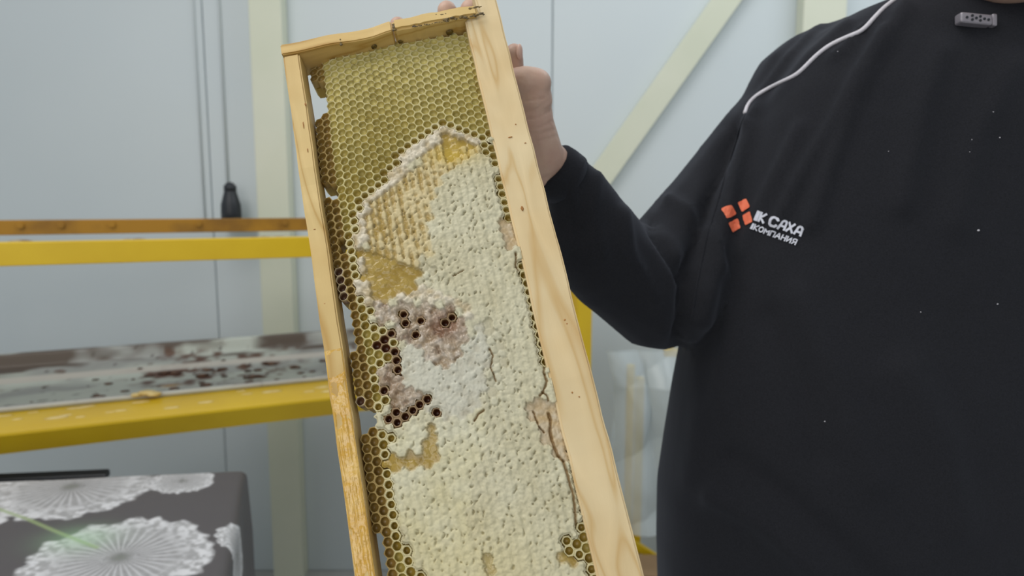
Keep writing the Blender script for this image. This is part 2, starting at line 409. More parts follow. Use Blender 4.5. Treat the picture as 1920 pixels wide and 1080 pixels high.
# rail bolts
for px in (42, 118, 213, 375, 535):
    t = t_of(px); b0 = R0 + e1*(t*1.0) + e2*(rb-.001)
    t2 = (t_of(px, rb-.044)); b0 = R0 + e1*t2 + e2*(rb-.044) + Z*((zr_t+zr_b)/2+.006)
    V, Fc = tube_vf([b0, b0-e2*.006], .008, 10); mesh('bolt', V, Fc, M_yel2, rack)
# black tapered bottle behind the rear rail
bz = yr.y + .30; bp = PW(434, 405, 2.215)
prof = [(.0, .0), (.040, 0), (.0405, .03), (.039, .058), (.034, .072), (.029, .088), (.0235, .104), (.0225, .118), (.017, .128), (.006, .133), (0, .134)]
bb = Vector((bp.x, bp.y, zr_t-.06))
V = []; Fc = []; ns = 24; pr = prof[1:-1]
scale = 1.0
base_z = zr_t - .018
for r_, z_ in pr:
    for j in range(ns):
        th = 2*math.pi*j/ns; zz = base_z + (z_ if z_ > 0 else -.0)*.955
        V.append((bb.x+r_*.78*math.cos(th), bb.y+r_*.78*math.sin(th), zz))
for i in range(len(pr)-1):
    for j in range(ns): Fc.append((i*ns+j, i*ns+(j+1) % ns, (i+1)*ns+(j+1) % ns, (i+1)*ns+j))
Fc.append(tuple(range(ns))[::-1]); Fc.append(tuple((len(pr)-1)*ns+j for j in range(ns)))
bottle = empty('bottle', 'small black tapered bottle standing behind the upper yellow rail', 'bottle', (bb.x, bb.y, base_z))
mesh('bottle_body', V, Fc, M_black, bottle, True)
V, Fc = tube_vf([(bb.x, bb.y, base_z+.104*.955), (bb.x, bb.y, base_z+.122*.955)], .0195, 20); mesh('cap', V, Fc, M_black, bottle, True)
brk = box('wall_bracket', Vector((bb.x, bb.y, base_z)), X, Y, Z, (-.05, .05, -.035, WY-bb.y-.001, -.006, -.0005), M_cream, bev=.001)
tag(brk, 'small cream wall bracket under the black bottle, behind the upper rail', 'bracket')

# ------------------------------------------------------------------ table with dandelion print cloth
th = .80; t1 = Vector((.985, .17, 0)).normalized(); t2 = None
corner = PH(462, 880, th); t1 = (corner-PH(0, 900, th)).normalized(); t2 = (corner-PH(428, 1095, th)).normalized()
cz0 = Vector((corner.x, corner.y, 0))
table = empty('table', 'low table under a dark grey cloth printed with white dandelion heads', 'table', (corner.x-.5, corner.y-.4, 0))
box('tabletop', cz0, t1, t2, Z, (-.77, -.012, -.60, -.012, th-.03, th-.004), M_card, table, .003)
for a in (-.74, -.07):
    for b_ in (-.57, -.06):
        box('leg', cz0, t1, t2, Z, (a, a+.04, b_-.0, b_+.04, 0, th-.03), M_cream, table, .003)
# cloth mesh: (s,t) arc coordinates from corner; drops at right and far edges
nu, nv = 640, 420; W_, D_ = .78, .62; drop = .28; rr = .02
su = np.linspace(-W_, drop, nu); tv = np.linspace(-D_, drop*.6, nv)
Sg, Tg = np.meshgrid(su, tv, indexing='ij')
def fold(s):
    L = math.pi/2*rr
    x = np.where(s < -rr, s, np.where(s < -rr+L, -rr+rr*np.sin(np.clip((s+rr)/rr, 0, math.pi/2)), 0))
    z = np.where(s < -rr, 0, np.where(s < -rr+L, -(rr-rr*np.cos(np.clip((s+rr)/rr, 0, math.pi/2))), -rr-(s+rr-L)))
    return x, z
xs, z1 = fold(Sg); ys, z2 = fold(Tg)
both = (z1 < -rr*.9) & (z2 < -rr*.9)
zc = np.minimum(z1, z2); 
wave = .004*np.sin(Tg*26+1)*np.clip(-z1*8, 0, 1)
wx = xs + wave*1.5 + .0*z1; wy = ys + .004*np.sin(Sg*22)*np.clip(-z2*8, 0, 1)
zc = zc + .0025*(fbm(Sg*9, Tg*9, 2)-.5)
Vc = np.array(corner)[None, None] + wx[..., None]*np.array(t1) + wy[..., None]*np.array(t2) + zc[..., None]*np.array([0, 0, 1]); Vc[..., 2] += .002
idx = np.arange(nu*nv).reshape(nu, nv)
Fq = np.stack([idx[:-1, :-1], idx[1:, :-1], idx[1:, 1:], idx[:-1, 1:]], -1).reshape(-1, 4)
def bigmesh(name, V, Fq, mat, parent, smooth=True):
    me = bpy.data.meshes.new(name); me.vertices.add(len(V)); me.vertices.foreach_set('co', np.asarray(V, np.float32).ravel())
    me.loops.add(Fq.size); me.loops.foreach_set('vertex_index', Fq.ravel().astype(np.int32))
    me.polygons.add(len(Fq)); me.polygons.foreach_set('loop_start', (np.arange(len(Fq))*Fq.shape[1]).astype(np.int32))
    me.polygons.foreach_set('loop_total', np.full(len(Fq), Fq.shape[1], np.int32)); me.update(calc_edges=True)
    me.materials.append(mat)
    if smooth: me.shade_smooth()
    return link(bpy.data.objects.new(name, me), parent)
sf, tf = Sg.ravel(), Tg.ravel()
c = np.tile(lina([84, 81, 84])[0], (len(sf), 1))
def st_of(px, py):
    p = PH(px, py, th) - corner; return p.dot(t1)/1.0, (p - t1*p.dot(t1)).dot(t2)
def dandelion(c, s0, t0, R, green=False, seed=0):
    dx, dy = sf-s0, tf-t0; r = np.hypot(dx, dy)/R; a = np.arctan2(dy, dx)
    edge = 1+.07*(vnoise(a*9+20, 0*a, seed)-.5)*2
    inside = np.clip((edge-r)/.06, 0, 1)
    n = 34; sp = np.abs(((a*n/(2*math.pi)+.25*vnoise(r*5, a*3, seed)) % 1)-.5)*2
    ray = np.clip((sp-.55)*4, 0, 1)*np.clip((r-.06)/.1, 0, 1)*np.clip((.8-r)/.3, 0, 1)
    fl = fbm(dx/R*16+30, dy/R*16+30, seed+3)
    c = mixc(c, [176, 176, 178], inside*(.62+.5*fl)*np.clip(.55+r*.6, 0, 1))
    c = mixc(c, [204, 204, 208], ray*inside*.75)
    c = mixc(c, [222, 222, 226], inside*np.clip((r-.55)/.3, 0, 1)*np.clip((fl-.35)*4, 0, 1)*.8)
    c = mixc(c, [118, 122, 116], np.exp(-(r/.10)**2)*.8)
    return c
cl = [(122, 915, 148, 1), (125, 1062, 172, 2), (408, 1010, 74, 3), (404, 1115, 78, 4), (-190, 985, 150, 5), (330, 905, 60, 6), (-60, 1180, 120, 7), (250, 1180, 80, 8), (-380, 900, 150, 9)]
for (px, py, rp, sd_) in cl:
    s0, t0 = st_of(px, py); s9, t9 = st_of(px+rp, py); c = dandelion(c, s0, t0, math.hypot(s9-s0, t9-t0), seed=sd_)
st_ = [st_of(*p) for p in ((-120, 925), (-40, 960), (0, 981), (45, 1012), (95, 1040))]
k = np.clip(1.3-dseg(sf, tf, st_)/.0045, 0, 1); c = mixc(c, [150, 168, 118], k*.8)
s0, t0 = st_of(75, 1022); c = mixc(c, [150, 196, 150], np.exp(-(((sf-s0)/.05)**2+((tf-t0)/.04)**2))*.45)
m, nt, b = newmat('printed_oilcloth'); at = nt.nodes.new('ShaderNodeAttribute'); at.attribute_name = 'Col'; nt.links.new(at.outputs['Color'], b.inputs['Base Color']); b.inputs['Roughness'].default_value = .45
cloth = bigmesh('tablecloth', Vc.reshape(-1, 3)-np.array(corner), Fq, m, None); cloth.location = corner; colattr(cloth.data, c)
tag(cloth, 'dark grey tablecloth printed with large white dandelion heads, covering the low table', 'tablecloth')
# black bag behind the far edge of the table
bg = PH(40, 893, th); bgo = Vector((bg.x, bg.y+.06, 0))
V, Fc = box_vf(bgo, t1, t2, Z, -.30, .125, .02, .14, 0, th+.012)
bag = empty('black_case', 'flat black case standing on the floor behind the dandelion tablecloth', 'case', tuple(bgo))
ct = PW(40, 893, bgo.y+.03).z
box('case_body', bgo, t1, t2, Z, (-.45, .10, .03, .06, 0.0, ct-.015), M_black, bag, .012, 3)
box('case_lid', bgo, t1, t2, Z, (-.455, .105, .028, .062, ct-.0145, ct), M_black, bag, .005, 3)
for a in (-.3, -.05):
    box('latch', bgo, t1, t2, Z, (a, a+.03, .022, .0275, ct-.05, ct-.004), M_black, bag, .002)

# ------------------------------------------------------------------ plastic wrapped yellow stand at right
M_film = None
def mat_film():
    m, nt, b = newmat('plastic_film'); b.inputs['Base Color'].default_value = (*lin((205, 214, 216)), 1); b.inputs['Roughness'].default_value = .25
    tr = nt.nodes.new('ShaderNodeBsdfTransparent'); tr.inputs[0].default_value = (.93, .95, .96, 1)
    mx = nt.nodes.new('ShaderNodeMixShader'); mx.inputs[0].default_value = .45; out = nt.nodes['Material Output']
    nt.links.new(tr.outputs[0], mx.inputs[2]); nt.links.new(b.outputs[0], mx.inputs[1]); nt.links.new(mx.outputs[0], out.inputs[0]); return m
M_film = mat_film()
so = PW(1200, 700, 2.0); so.z = 0
stand = empty('yellow_stand', 'yellow tube stand wrapped in clear plastic under the raised arm', 'stand', tuple(so))
zt2 = PW(1270, 652, 2.0).z
for dx in (0, .34):
    for dy in (0, .16):
        box('post', so, X, Y, Z, (dx-.012, dx+.012, dy-.012, dy+.012, 0, zt2-.09*(dx == 0)), M_yel, stand, .003)
for dy in (0, .16):
    box('top_rail', so, X, Y, Z, (.07, .327, dy-.012, dy+.012, zt2-.026, zt2-.004), M_yel, stand, .003)
z5 = PW(1220, 995, 2.0).z
box('low_rail', so, X, Y, Z, (-.19, -.013, -.012, .012, z5-.012, z5+.012), M_yel, stand, .003)
p0 = PW(1188, 1022, 1.96); p1 = PW(1250, 1062, 1.96); dd = (p1-p0).normalized()
box('diagonal_rail', p0-dd*.12, dd, Y, dd.cross(Y).normalized(), (0, .42, 0, .02, -.012, .012), M_yel, stand, .003)
nu, nv = 90, 160; zz = np.linspace(z5+.03, zt2+.004, nv); xx = np.linspace(-.105, .36, nu)
Xg, Zg = np.meshgrid(xx, zz, indexing='ij')
yy = -.035 - .03*np.abs(np.sin(Xg*26+Zg*4)) - .035*fbm(Xg*9+Zg*3, Zg*4, 4) - .02*np.abs(np.sin(Xg*9-Zg*14+2)) 
top = np.clip((Zg-zt2+.10)/.10, 0, 1); yy = yy*(1-top*.5)
xw = Xg + .02*np.sin(Zg*11)*(Xg < 0)
Vf = np.stack([so.x+xw, so.y+yy, Zg], -1).reshape(-1, 3); idx = np.arange(nu*nv).reshape(nu, nv)
Fq = np.stack([idx[:-1, :-1], idx[1:, :-1], idx[1:, 1:], idx[:-1, 1:]], -1).reshape(-1, 4)
film = bigmesh('plastic_sheet', Vf-np.array(so), Fq, M_film, None); film.location = so
tag(film, 'crumpled clear plastic sheet hanging over the yellow stand', 'plastic sheet')
bo = PW(1222, 1062, 1.9); bo.z = 0; bt = PW(1222, 1048, 1.9).z
cb = empty('cardboard_box', 'brown cardboard box low beside the yellow stand, near the black sweatshirt hem', 'box', tuple(bo))
box('box_body', bo, X, Y, Z, (-.07, .35, -.1, .02, 0, bt), M_card, cb, .003)
box('flap', bo, X, Y, Z, (-.068, .14, -.098, .018, bt+.0005, bt+.004), M_card, cb, .001)
box('flap', bo, X, Y, Z, (.142, .348, -.098, .018, bt+.0005, bt+.004), M_card, cb, .001)

# ------------------------------------------------------------------ hive frame: local axes A (across), D (down), Nn (towards the viewer)
def cvec(x, y, z): return RT*x + UP*y + FW*z
A = cvec(.977, .206, .060).normalized(); L = cvec(-.214, .931, .295); L = (L - A*L.dot(A)).normalized(); D = -L
Nn = A.cross(L).normalized()
if Nn.dot(FW) > 0: Nn = -Nn
HO = P(527, 84, .449)
frame = empty('hive_frame', 'wooden beehive frame filled with honeycomb, held upright and tilted in the raised hand', 'hive frame', tuple(HO))
def H(u, v, w_=0): return HO + A*u + D*v + Nn*w_
HOn, An, Dn, Nnn = (np.array(q) for q in (HO, A, D, Nn))
def Hn(u, v, w_): return HOn + np.asarray(u)[..., None]*An + np.asarray(v)[..., None]*Dn + np.asarray(w_)[..., None]*Nnn
def uv_of(px, py, w_=-.002):
    d = cvec((px-960)/F, (540-py)/F, 1); o = HO + Nn*w_
    t = (o-CAM).dot(Nn)/d.dot(Nn); q = CAM + d*t - o
    return q.dot(A), q.dot(D)
def wood(name, u0, u1, v0, v1, w0, w1, mat, bev=.0012, wob=.0004, step=.006, shape=None, seed=0, label=None):
    nu_ = max(2, int((u1-u0)/step)); nv_ = max(2, int((v1-v0)/step)); nw_ = max(2, int((w1-w0)/step))
    bm = bmesh.new(); 
    V, Fc = box_vf(O0, X, Y, Z, u0, u1, v0, v1, w0, w1)
    vs = [bm.verts.new(v) for v in V]
    for f in Fc: bm.faces.new([vs[i] for i in f])
    bmesh.ops.recalc_face_normals(bm, faces=bm.faces)
    bmesh.ops.bevel(bm, geom=bm.edges[:], offset=bev, segments=2, affect='EDGES')
    def cut(ax, a, b_):
        n_ = int((b_-a)/step)
        for i in range(1, n_):
            co = [0, 0, 0]; co[ax] = a+(b_-a)*i/n_; no = [0, 0, 0]; no[ax] = 1
            bmesh.ops.bisect_plane(bm, geom=bm.verts[:]+bm.edges[:]+bm.faces[:], plane_co=co, plane_no=no)
    ax = 1 if (v1-v0) > (u1-u0) else 0
    cut(ax, (u0, v0)[ax], (u1, v1)[ax])
    me = bpy.data.meshes.new(name); bm.to_mesh(me); bm.free(); co = getv(me); uvw = co.copy()
    long_ = co[:, ax]; 
    for k in range(3):
        if k != ax: co[:, k] += wob*2*(vnoise(long_*70+seed*3.1, co[:, k]*0+k*5, seed)-.5) + wob*1.2*(vnoise(long_*9, co[:, k]*0+k, seed+5)-.5)
    if shape: co = shape(co)
    setv(me, Hn(co[:, 0], co[:, 1], co[:, 2]))
    at = me.attributes.new('uvw', 'FLOAT_VECTOR', 'POINT'); at.data.foreach_set('vector', uvw.astype(np.float32).ravel())
    me.materials.append(mat); o = link(bpy.data.objects.new(name, me), frame); fixn(o)
    if label: o['label'] = label
    return o
FL = .440
def topshape(co):
    m_ = co[:, 1] < .0075
    k = m_ & (co[:, 0] < .1315); co[k, 0] = .1315 + (co[k, 0]-.1215)*.05
    return co
wood('top_bar', .1215, .1455, -.022, FL+.02, -.024, 0, M_wood_r, .0012, .0003, shape=topshape, seed=3, label='pale broad pine top bar')
wood('bottom_bar', 0, .0106, .0088, FL-.009, -.0195, 0, M_wood_l, .0010, .0004, seed=5, label='narrow bottom bar glazed with honey at its lower end')
def endL(co):
    k = np.clip((co[:, 0]-.060)/.012, 0, 1); co[:, 2] = np.where(co[:, 2] > -.01, co[:, 2]+.0025*k, co[:, 2]); co[:, 1] += .0004*np.sin(co[:, 0]*160)
    return co
def endR(co):
    f = co[:, 2] > -.005
    co[:, 1] += np.where(f & (co[:, 1] > .004), .0009*(vnoise(co[:, 0]*260, co[:, 0]*0, 4)-.5), 0) - np.where(f & (co[:, 1] < .004), .0012*vnoise(co[:, 0]*200, co[:, 0]*0, 8), 0)
    return co
wood('end_bar', -.0005, .0735, 0, .0082, -.026, .0005, M_wood_t, .0008, .0003, .004, endL, 6)
wood('end_bar', .0740, .1312, -.0005, .0078, -.033, .0040, M_wood_t, .0016, .0004, .003, endR, 9, 'wider chewed half of the end bar edged with propolis')
wood('end_bar', 0, .1312, FL-.0085, FL, -.030, .0005, M_wood_t, .0008, .0003, .004, None, 12)
mb = MB()                                               # propolis marks along the end bar
def pblob(u, v, w_, r, ru=1., rv=1., rw=.4):
    V, Fc = ball_vf(O0, 1, nu=10, nv=6); s_ = random.random()*60; q = []
    for v_ in V:
        v_ = Vector(v_); k = 1+.55*noise.noise(v_*1.7+Vector((s_, 0, s_))); q.append(tuple(H(u+v_.x*r*k*ru, v+v_.y*r*k*rv, w_+v_.z*r*k*rw)))
    mb.add((q, Fc))
for (px, py, r, ru, rv) in [(636, 70, .0009, .9, 1.2), (638, 79, .0010, 1, 1.), (637, 74, .0006, 1, 2)]:
    u, v = uv_of(px, py, .003); pblob(u, v, .0036 if u > .0735 else .0006, r, ru, rv)
def pcl(pl, n, r0, r1, spread):
    for _ in range(n):
        k_ = random.random()*(len(pl)-1); i_ = int(k_); f_ = k_-i_; px = pl[i_][0]*(1-f_)+pl[i_+1][0]*f_+random.gauss(0, spread); py = pl[i_][1]*(1-f_)+pl[i_+1][1]*f_+random.gauss(0, spread*.5)
        u, v = uv_of(px, py, .004); pblob(u, max(v, .0002), .0037, random.uniform(r0, r1), random.uniform(.9, 2.2), random.uniform(.6, 1.1))
pcl([(830, 36), (860, 33), (888, 29), (905, 24)], 34, .0004, .0010, 2.2); pcl([(772, 49), (790, 47), (815, 42), (840, 38)], 26, .0003, .0006, 1.6)
pcl([(880, 15), (902, 11)], 12, .0004, .0008, 1.6); pcl([(820, 27), (850, 22)], 8, .0003, .0006, 1.2); pcl([(738, 42), (739, 58)], 12, .0004, .0008, 1.0)
for (px, py, r) in [(700, 82, .0010), (750, 74, .0008), (842, 58, .0012)]:
    u, v = uv_of(px, py, -.006); pblob(u, .0085, -.008, r, 2, .5, 2)
tag(mb.build('propolis', M_prop, frame, True), 'dark brown propolis marks', kind='stuff')
# tiny knots and resin specks on the bars
mb = MB()
for (px, py, r, ru, rv) in [(957, 257, .0007, 2.2, .5), (985, 268, .0004, 1.5, .8), (967, 233, .0004, 1, 1), (979, 391, .0011, .8, 1.3), (1059, 600, .0006, 1, 1), (1073, 736, .0005, 1, 1), (1086, 744, .0004, 1, 1), (1063, 607, .0004, 1, 1)]:
    u, v = uv_of(px, py, 0); pblob(u, v, .0000, r, ru, rv, .35)
for (px, py, r, ru, rv) in [(573, 196, .0007, .7, 1.6), (569, 235, .0006, .5, 4), (592, 404, .0005, 1.5, .8), (590, 430, .0004, 1.5, .7), (609, 570, .0008, 1.2, .8), (577, 282, .0005, .6, 3)]:
    u, v = uv_of(px, py, 0); pblob(u, v, .0001, r, ru, rv, .35)
M_knot = mat_noise('wood_knot', (150, 98, 40), (176, 124, 60), 300, .6, .2, 900)
tag(mb.build('knot', M_knot, frame, True), 'small brown knots', kind='stuff')

# ------------------------------------------------------------------ comb lattice
PIT = .00535; ROT = math.radians(4.5)
BA = np.array([PIT*.866, PIT*.5]); BB = np.array([0, PIT])
cr, sr = math.cos(ROT), math.sin(ROT)
def centre(i, j):
    i = np.asarray(i); j = np.asarray(j)
    x = i*BA[0]; y = i*BA[1] + j*BB[1]
    u = x*cr - y*sr*.0 ; v = y + x*sr
    u = .0190 + u + .0010*np.sin(v*31+1) + .0006*np.sin(u*90)*1
    v = .004 + v + .0010*np.sin(u*45+v*12)
    def h(a, b_, s_):
        q = np.sin(a*12.9898+b_*78.233+s_*37.7)*43758.5453; return q-np.floor(q)-.5
    return u + .00055*h(i, j, 1), v + .00055*h(i, j, 2)
II, JJ = np.meshgrid(np.arange(-3, 26), np.arange(-16, 92), indexing='ij')
cu, cv = centre(II, JJ)
cp = proj(Hn(cu.ravel(), cv.ravel(), np.full(cu.size, -.003))).reshape(cu.shape+(2,)); cx, cy = cp[..., 0], cp[..., 1]
outline = [(560, 60), (880, 52), (1160, 1120), (1250, 1500), (690, 1500), (688, 1000), (660, 860), (650, 760), (632, 620), (560, 130)]
inside = inpoly(cx, cy, outline) & (cu < .1235) & (cv > .006) & (cv < FL-.012) & (cu > .0128)
for wn in ([(560, 128), (604, 134), (607, 205), (594, 214), (570, 214)], [(606, 340), (630, 340), (630, 364), (606, 364)], [(622, 442), (640, 442), (642, 470), (626, 470)], [(630, 566), (656, 566), (668, 660), (640, 665)], [(650, 764), (700, 766), (706, 796), (690, 812), (655, 812)], [(690, 990), (716, 1000), (722, 1120), (690, 1120)]):
    inside &= ~inpoly(cx, cy, wn)
typ = np.full(cu.shape, 'W', '<U1')
def paint(t, poly): typ[inpoly(cx, cy, poly)] = t
rb_ = [(930, 262), (895, 262), (860, 243), (834, 238), (800, 257), (778, 274), (764, 286), (750, 292), (738, 318), (728, 337), (716, 358), (704, 366), (692, 371), (678, 381), (672, 398), (670, 421), (666, 440), (660, 454), (661, 470), (662, 491), (667, 509), (667, 523), (670, 540), (676, 556)]
paint('O', [(500, 0), (1000, 0), (1000, 262)] + rb_ + [(696, 572), (698, 600), (745, 615), (748, 650), (742, 676), (716, 684), (690, 690), (640, 700), (560, 560)])
paint('O', [(640, 675), (700, 680), (724, 700), (742, 735), (735, 762), (655, 770)])
paint('O', [(660, 790), (720, 800), (742, 812), (738, 836), (722, 862), (730, 900), (740, 985), (758, 1010), (768, 1050), (800, 1090), (815, 1400), (700, 1400), (660, 900)])
paint('O', [(1062, 1010), (1082, 1016), (1088, 985), (1118, 985), (1150, 1110), (1100, 1110), (1095, 1045), (1066, 1035)])
# right rail column of open cells
for pl in ([(905, 262), (937, 310)], [(940, 330), (958, 402)], [(980, 500), (1020, 682)], [(1027, 750), (1031, 762)]):
    dd_ = dseg(cx, cy, pl); typ[(dd_ < 9.0)] = 'O'
ring = rb_[1:]
dr = dseg(cx, cy, ring) + 14*(fbm(cx/30, cy/30, 61)-.5); typ[(dr < 21) & (typ == 'W')] = 'L'
paint('B', [(752, 655), (800, 640), (880, 640), (905, 600), (918, 640), (916, 720), (900, 770), (860, 790), (800, 770), (770, 740), (748, 700)])
paint('G', [(692, 384), (742, 345), (790, 305), (835, 262), (905, 272), (880, 296), (842, 318), (822, 360), (806, 410), (812, 470), (806, 505), (760, 500), (700, 478), (686, 440)])
paint('H', [(835, 252), (878, 262), (898, 270), (862, 282), (848, 302), (834, 296)])
paint('H', [(672, 470), (705, 478), (745, 496), (786, 500), (790, 530), (772, 552), (742, 566), (700, 560), (684, 530)])
paint('D', [(790, 478), (815, 500), (815, 545), (795, 548), (785, 530)])
paint('L', [(740, 570), (748, 556), (775, 548), (800, 540), (830, 548), (878, 565), (892, 585), (880, 600), (850, 575), (800, 566), (765, 572)])
paint('P', [(700, 566), (745, 572), (770, 572), (800, 568), (845, 580), (880, 605), (880, 640), (850, 680), (820, 690), (790, 660), (765, 648), (748, 640), (735, 610), (700, 600)])
paint('P', [(718, 684), (746, 690), (768, 726), (795, 735), (800, 765), (770, 790), (740, 770), (724, 740), (712, 700)])
paint('T', [(936, 415), (962, 412), (978, 440), (976, 468), (958, 470), (944, 450)])
paint('T', [(992, 742), (1012, 738), (1044, 758), (1062, 800), (1074, 862), (1046, 858), (1028, 836), (1012, 805), (994, 775)])
paint('Y', [(722, 830), (760, 805), (850, 800), (905, 770), (912, 830), (880, 900), (880, 1000), (900, 1090), (800, 1090), (760, 1000), (740, 940)])
paint('H', [(798, 800), (822, 800), (824, 850), (812, 875), (740, 880), (716, 868), (740, 850), (795, 850)])
paint('D', [(905, 590), (930, 610), (948, 660), (942, 730), (925, 760), (918, 700), (916, 640)])
for (px, py) in [(1052, 1050), (1066, 1052), (905, 1045), (925, 1075), (890, 1060)]:
    typ[np.hypot(cx-px, cy-py) < 10] = 'H'
for (px, py) in [(782, 604), (755, 592), (752, 607), (740, 621), (722, 634), (774, 630), (830, 600), (847, 588), (838, 606), (730, 649), (715, 645), (797, 755), (783, 767), (767, 780), (752, 776), (736, 789), (751, 799), (815, 778), (729, 736), (738, 683), (740, 699), (735, 665), (765, 770)]:
    k = np.argmin(np.hypot(cx-px, cy-py)); typ.flat[k] = 'R'
for (px, py) in [(640, 535), (642, 520), (638, 507), (645, 550), (674, 747)]:
    typ[(np.hypot(cx-px, cy-py) < 9)] = 'R'
typ[~inside] = 'N'
depthmap = lambda u, v: np.where(u < .05, 1, 0)
def surf(u, v):                                          # comb face: sags back towards the upper left corner
    return -.0022 - .009*np.clip(1-v/.085, 0, 1)**1.3 - .006*np.clip((.030-u)/.02, 0, 1) - .0035*np.clip((.070-u)/.06, 0, 1)*np.clip(1-v/.16, 0, 1)
opn = np.isin(typ, ['O', 'R'])
def corners(i, j):
    nb = [(1, 0), (0, 1), (-1, 1), (-1, 0), (0, -1), (1, -1)]
    c0 = centre(i, j); P_ = [centre(i+a, j+b_) for a, b_ in nb]
    return [((c0[0]+P_[k][0]+P_[(k+1) % 6][0])/3, (c0[1]+P_[k][1]+P_[(k+1) % 6][1])/3) for k in range(6)]
comb = mb = MB()
# midrib slab under every cell (hex plates), honey coloured
for i in range(II.shape[0]):
    for j in range(II.shape[1]):
        if typ[i, j] == 'N': continue
        cs = corners(II[i, j], JJ[i, j]); ws = float(surf(cu[i, j], cv[i, j]))
        n0 = len(mb.V); 
        for (a, b_) in cs: mb.V.append(tuple(H(a, b_, ws-.0085)))
        for (a, b_) in cs: mb.V.append(tuple(H(a, b_, ws-.0200)))
        mb.F.append(tuple(range(n0, n0+6))); mb.F.append(tuple(range(n0+11, n0+5, -1)))
        for k in range(6): mb.F.append((n0+k, n0+6+k, n0+6+(k+1) % 6, n0+(k+1) % 6))
combo = mb.build('comb', M_cell, frame); fixn(combo)
cc = np.tile(lina([206, 178, 84])[0], (len(mb.V), 1)); colattr(combo.data, cc); fattr(combo.data, np.zeros(len(mb.V)), 'wet')
combo['label'] = 'slab of honeycomb'
# open cells
def cell_geo(i, j, t):
    cs = corners(II[i, j], JJ[i, j]); c0 = (cu[i, j], cv[i, j]); V = []; C_ = []; W_ = []; Fc = []
    out = []
    for k in range(6):
        a = cs[k]; b_ = cs[(k+1) % 6]; out += [a, ((a[0]+b_[0])/2, (a[1]+b_[1])/2)]
    near_cap = 0
    for a, b_ in [(1, 0), (0, 1), (-1, 1), (-1, 0), (0, -1), (1, -1)]:
        ii, jj = i+a, j+b_
        if 0 <= ii < typ.shape[0] and 0 <= jj < typ.shape[1] and typ[ii, jj] in 'WLGBPYDH': near_cap += 1
    r_ = random.Random(i*1000+j)
    hole = .985 - (.12+.10*r_.random())*(near_cap >= 2) - .04*(c0[1] > .12) - .02*r_.random()
    tl_ = min(1, max(0, 1-(c0[1]-.02)/.10))                  # young shallow cells near the end bar
    dp = (.0036 - .0022*tl_)*(.85+.3*r_.random()) + (.0012 if near_cap >= 1 else 0) + .001*(c0[0] < .0205) + (.0012 if t == 'R' else 0)

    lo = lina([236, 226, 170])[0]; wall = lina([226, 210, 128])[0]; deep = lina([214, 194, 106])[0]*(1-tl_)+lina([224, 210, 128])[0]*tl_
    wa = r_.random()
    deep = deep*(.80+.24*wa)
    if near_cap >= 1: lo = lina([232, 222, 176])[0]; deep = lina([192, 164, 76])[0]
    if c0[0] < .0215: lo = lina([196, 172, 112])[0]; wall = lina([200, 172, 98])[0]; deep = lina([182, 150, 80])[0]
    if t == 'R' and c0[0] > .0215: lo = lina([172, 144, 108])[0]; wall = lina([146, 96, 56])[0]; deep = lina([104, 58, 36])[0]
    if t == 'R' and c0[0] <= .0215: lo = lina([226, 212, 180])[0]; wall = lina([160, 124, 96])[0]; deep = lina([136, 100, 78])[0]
    ring = []
    ap = PIT/2
    def rp(k, f):                                         # rounded hole points
        a, b_ = out[k]; dx, dy = a-c0[0], b_-c0[1]; L_ = math.hypot(dx, dy)
        R = ap*hole*f*(.30*(L_/ap)+.70)
        return c0[0]+dx/L_*R, c0[1]+dy/L_*R
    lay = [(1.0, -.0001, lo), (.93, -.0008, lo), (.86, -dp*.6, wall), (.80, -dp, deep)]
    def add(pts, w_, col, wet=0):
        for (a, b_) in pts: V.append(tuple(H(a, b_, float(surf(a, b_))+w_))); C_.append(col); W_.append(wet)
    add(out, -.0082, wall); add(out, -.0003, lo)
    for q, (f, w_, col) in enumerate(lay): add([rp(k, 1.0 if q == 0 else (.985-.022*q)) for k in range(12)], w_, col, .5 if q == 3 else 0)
    for q in range(5):
        for k in range(12): Fc.append((q*12+k, q*12+(k+1) % 12, (q+1)*12+(k+1) % 12, (q+1)*12+k))
    n0 = len(V); V.append(tuple(H(c0[0], c0[1], float(surf(*c0))-dp-.0004*r_.random()))); C_.append(deep); W_.append(.5)
    for k in range(12): Fc.append((60+k, 60+(k+1) % 12, n0))
    return V, Fc, C_, W_
cells = [(i, j) for i in range(II.shape[0]) for j in range(II.shape[1]) if opn[i, j]]
vis = [(i, j) for (i, j) in cells if -10 < cy[i, j] < 1090]
# the 300 that show largest: sharpest and nearest ones
size = lambda ij: cp[ij[0], ij[1], 1]*.01 + (3 if typ[ij] == 'R' else 0) + (cy[ij] < 1085)*2 + (cy[ij] > 170)*3
vis.sort(key=lambda ij: -(cy[ij] + 2000*(cy[ij] < 1085) ))
single = set(vis[:296]); M_list = M_cell
V = []; Fc = []; C_ = []; W_ = []
for ij in cells:
    g = cell_geo(ij[0], ij[1], typ[ij])
    if ij in single:
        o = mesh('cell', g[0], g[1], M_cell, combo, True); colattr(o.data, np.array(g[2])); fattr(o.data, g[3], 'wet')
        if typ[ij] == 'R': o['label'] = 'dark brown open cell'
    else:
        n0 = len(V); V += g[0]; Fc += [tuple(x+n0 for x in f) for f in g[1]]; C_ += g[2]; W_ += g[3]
o = mesh('cells', V, Fc, M_cell, combo, True); colattr(o.data, np.array(C_)); fattr(o.data, W_, 'wet'); tag(o, kind='stuff')

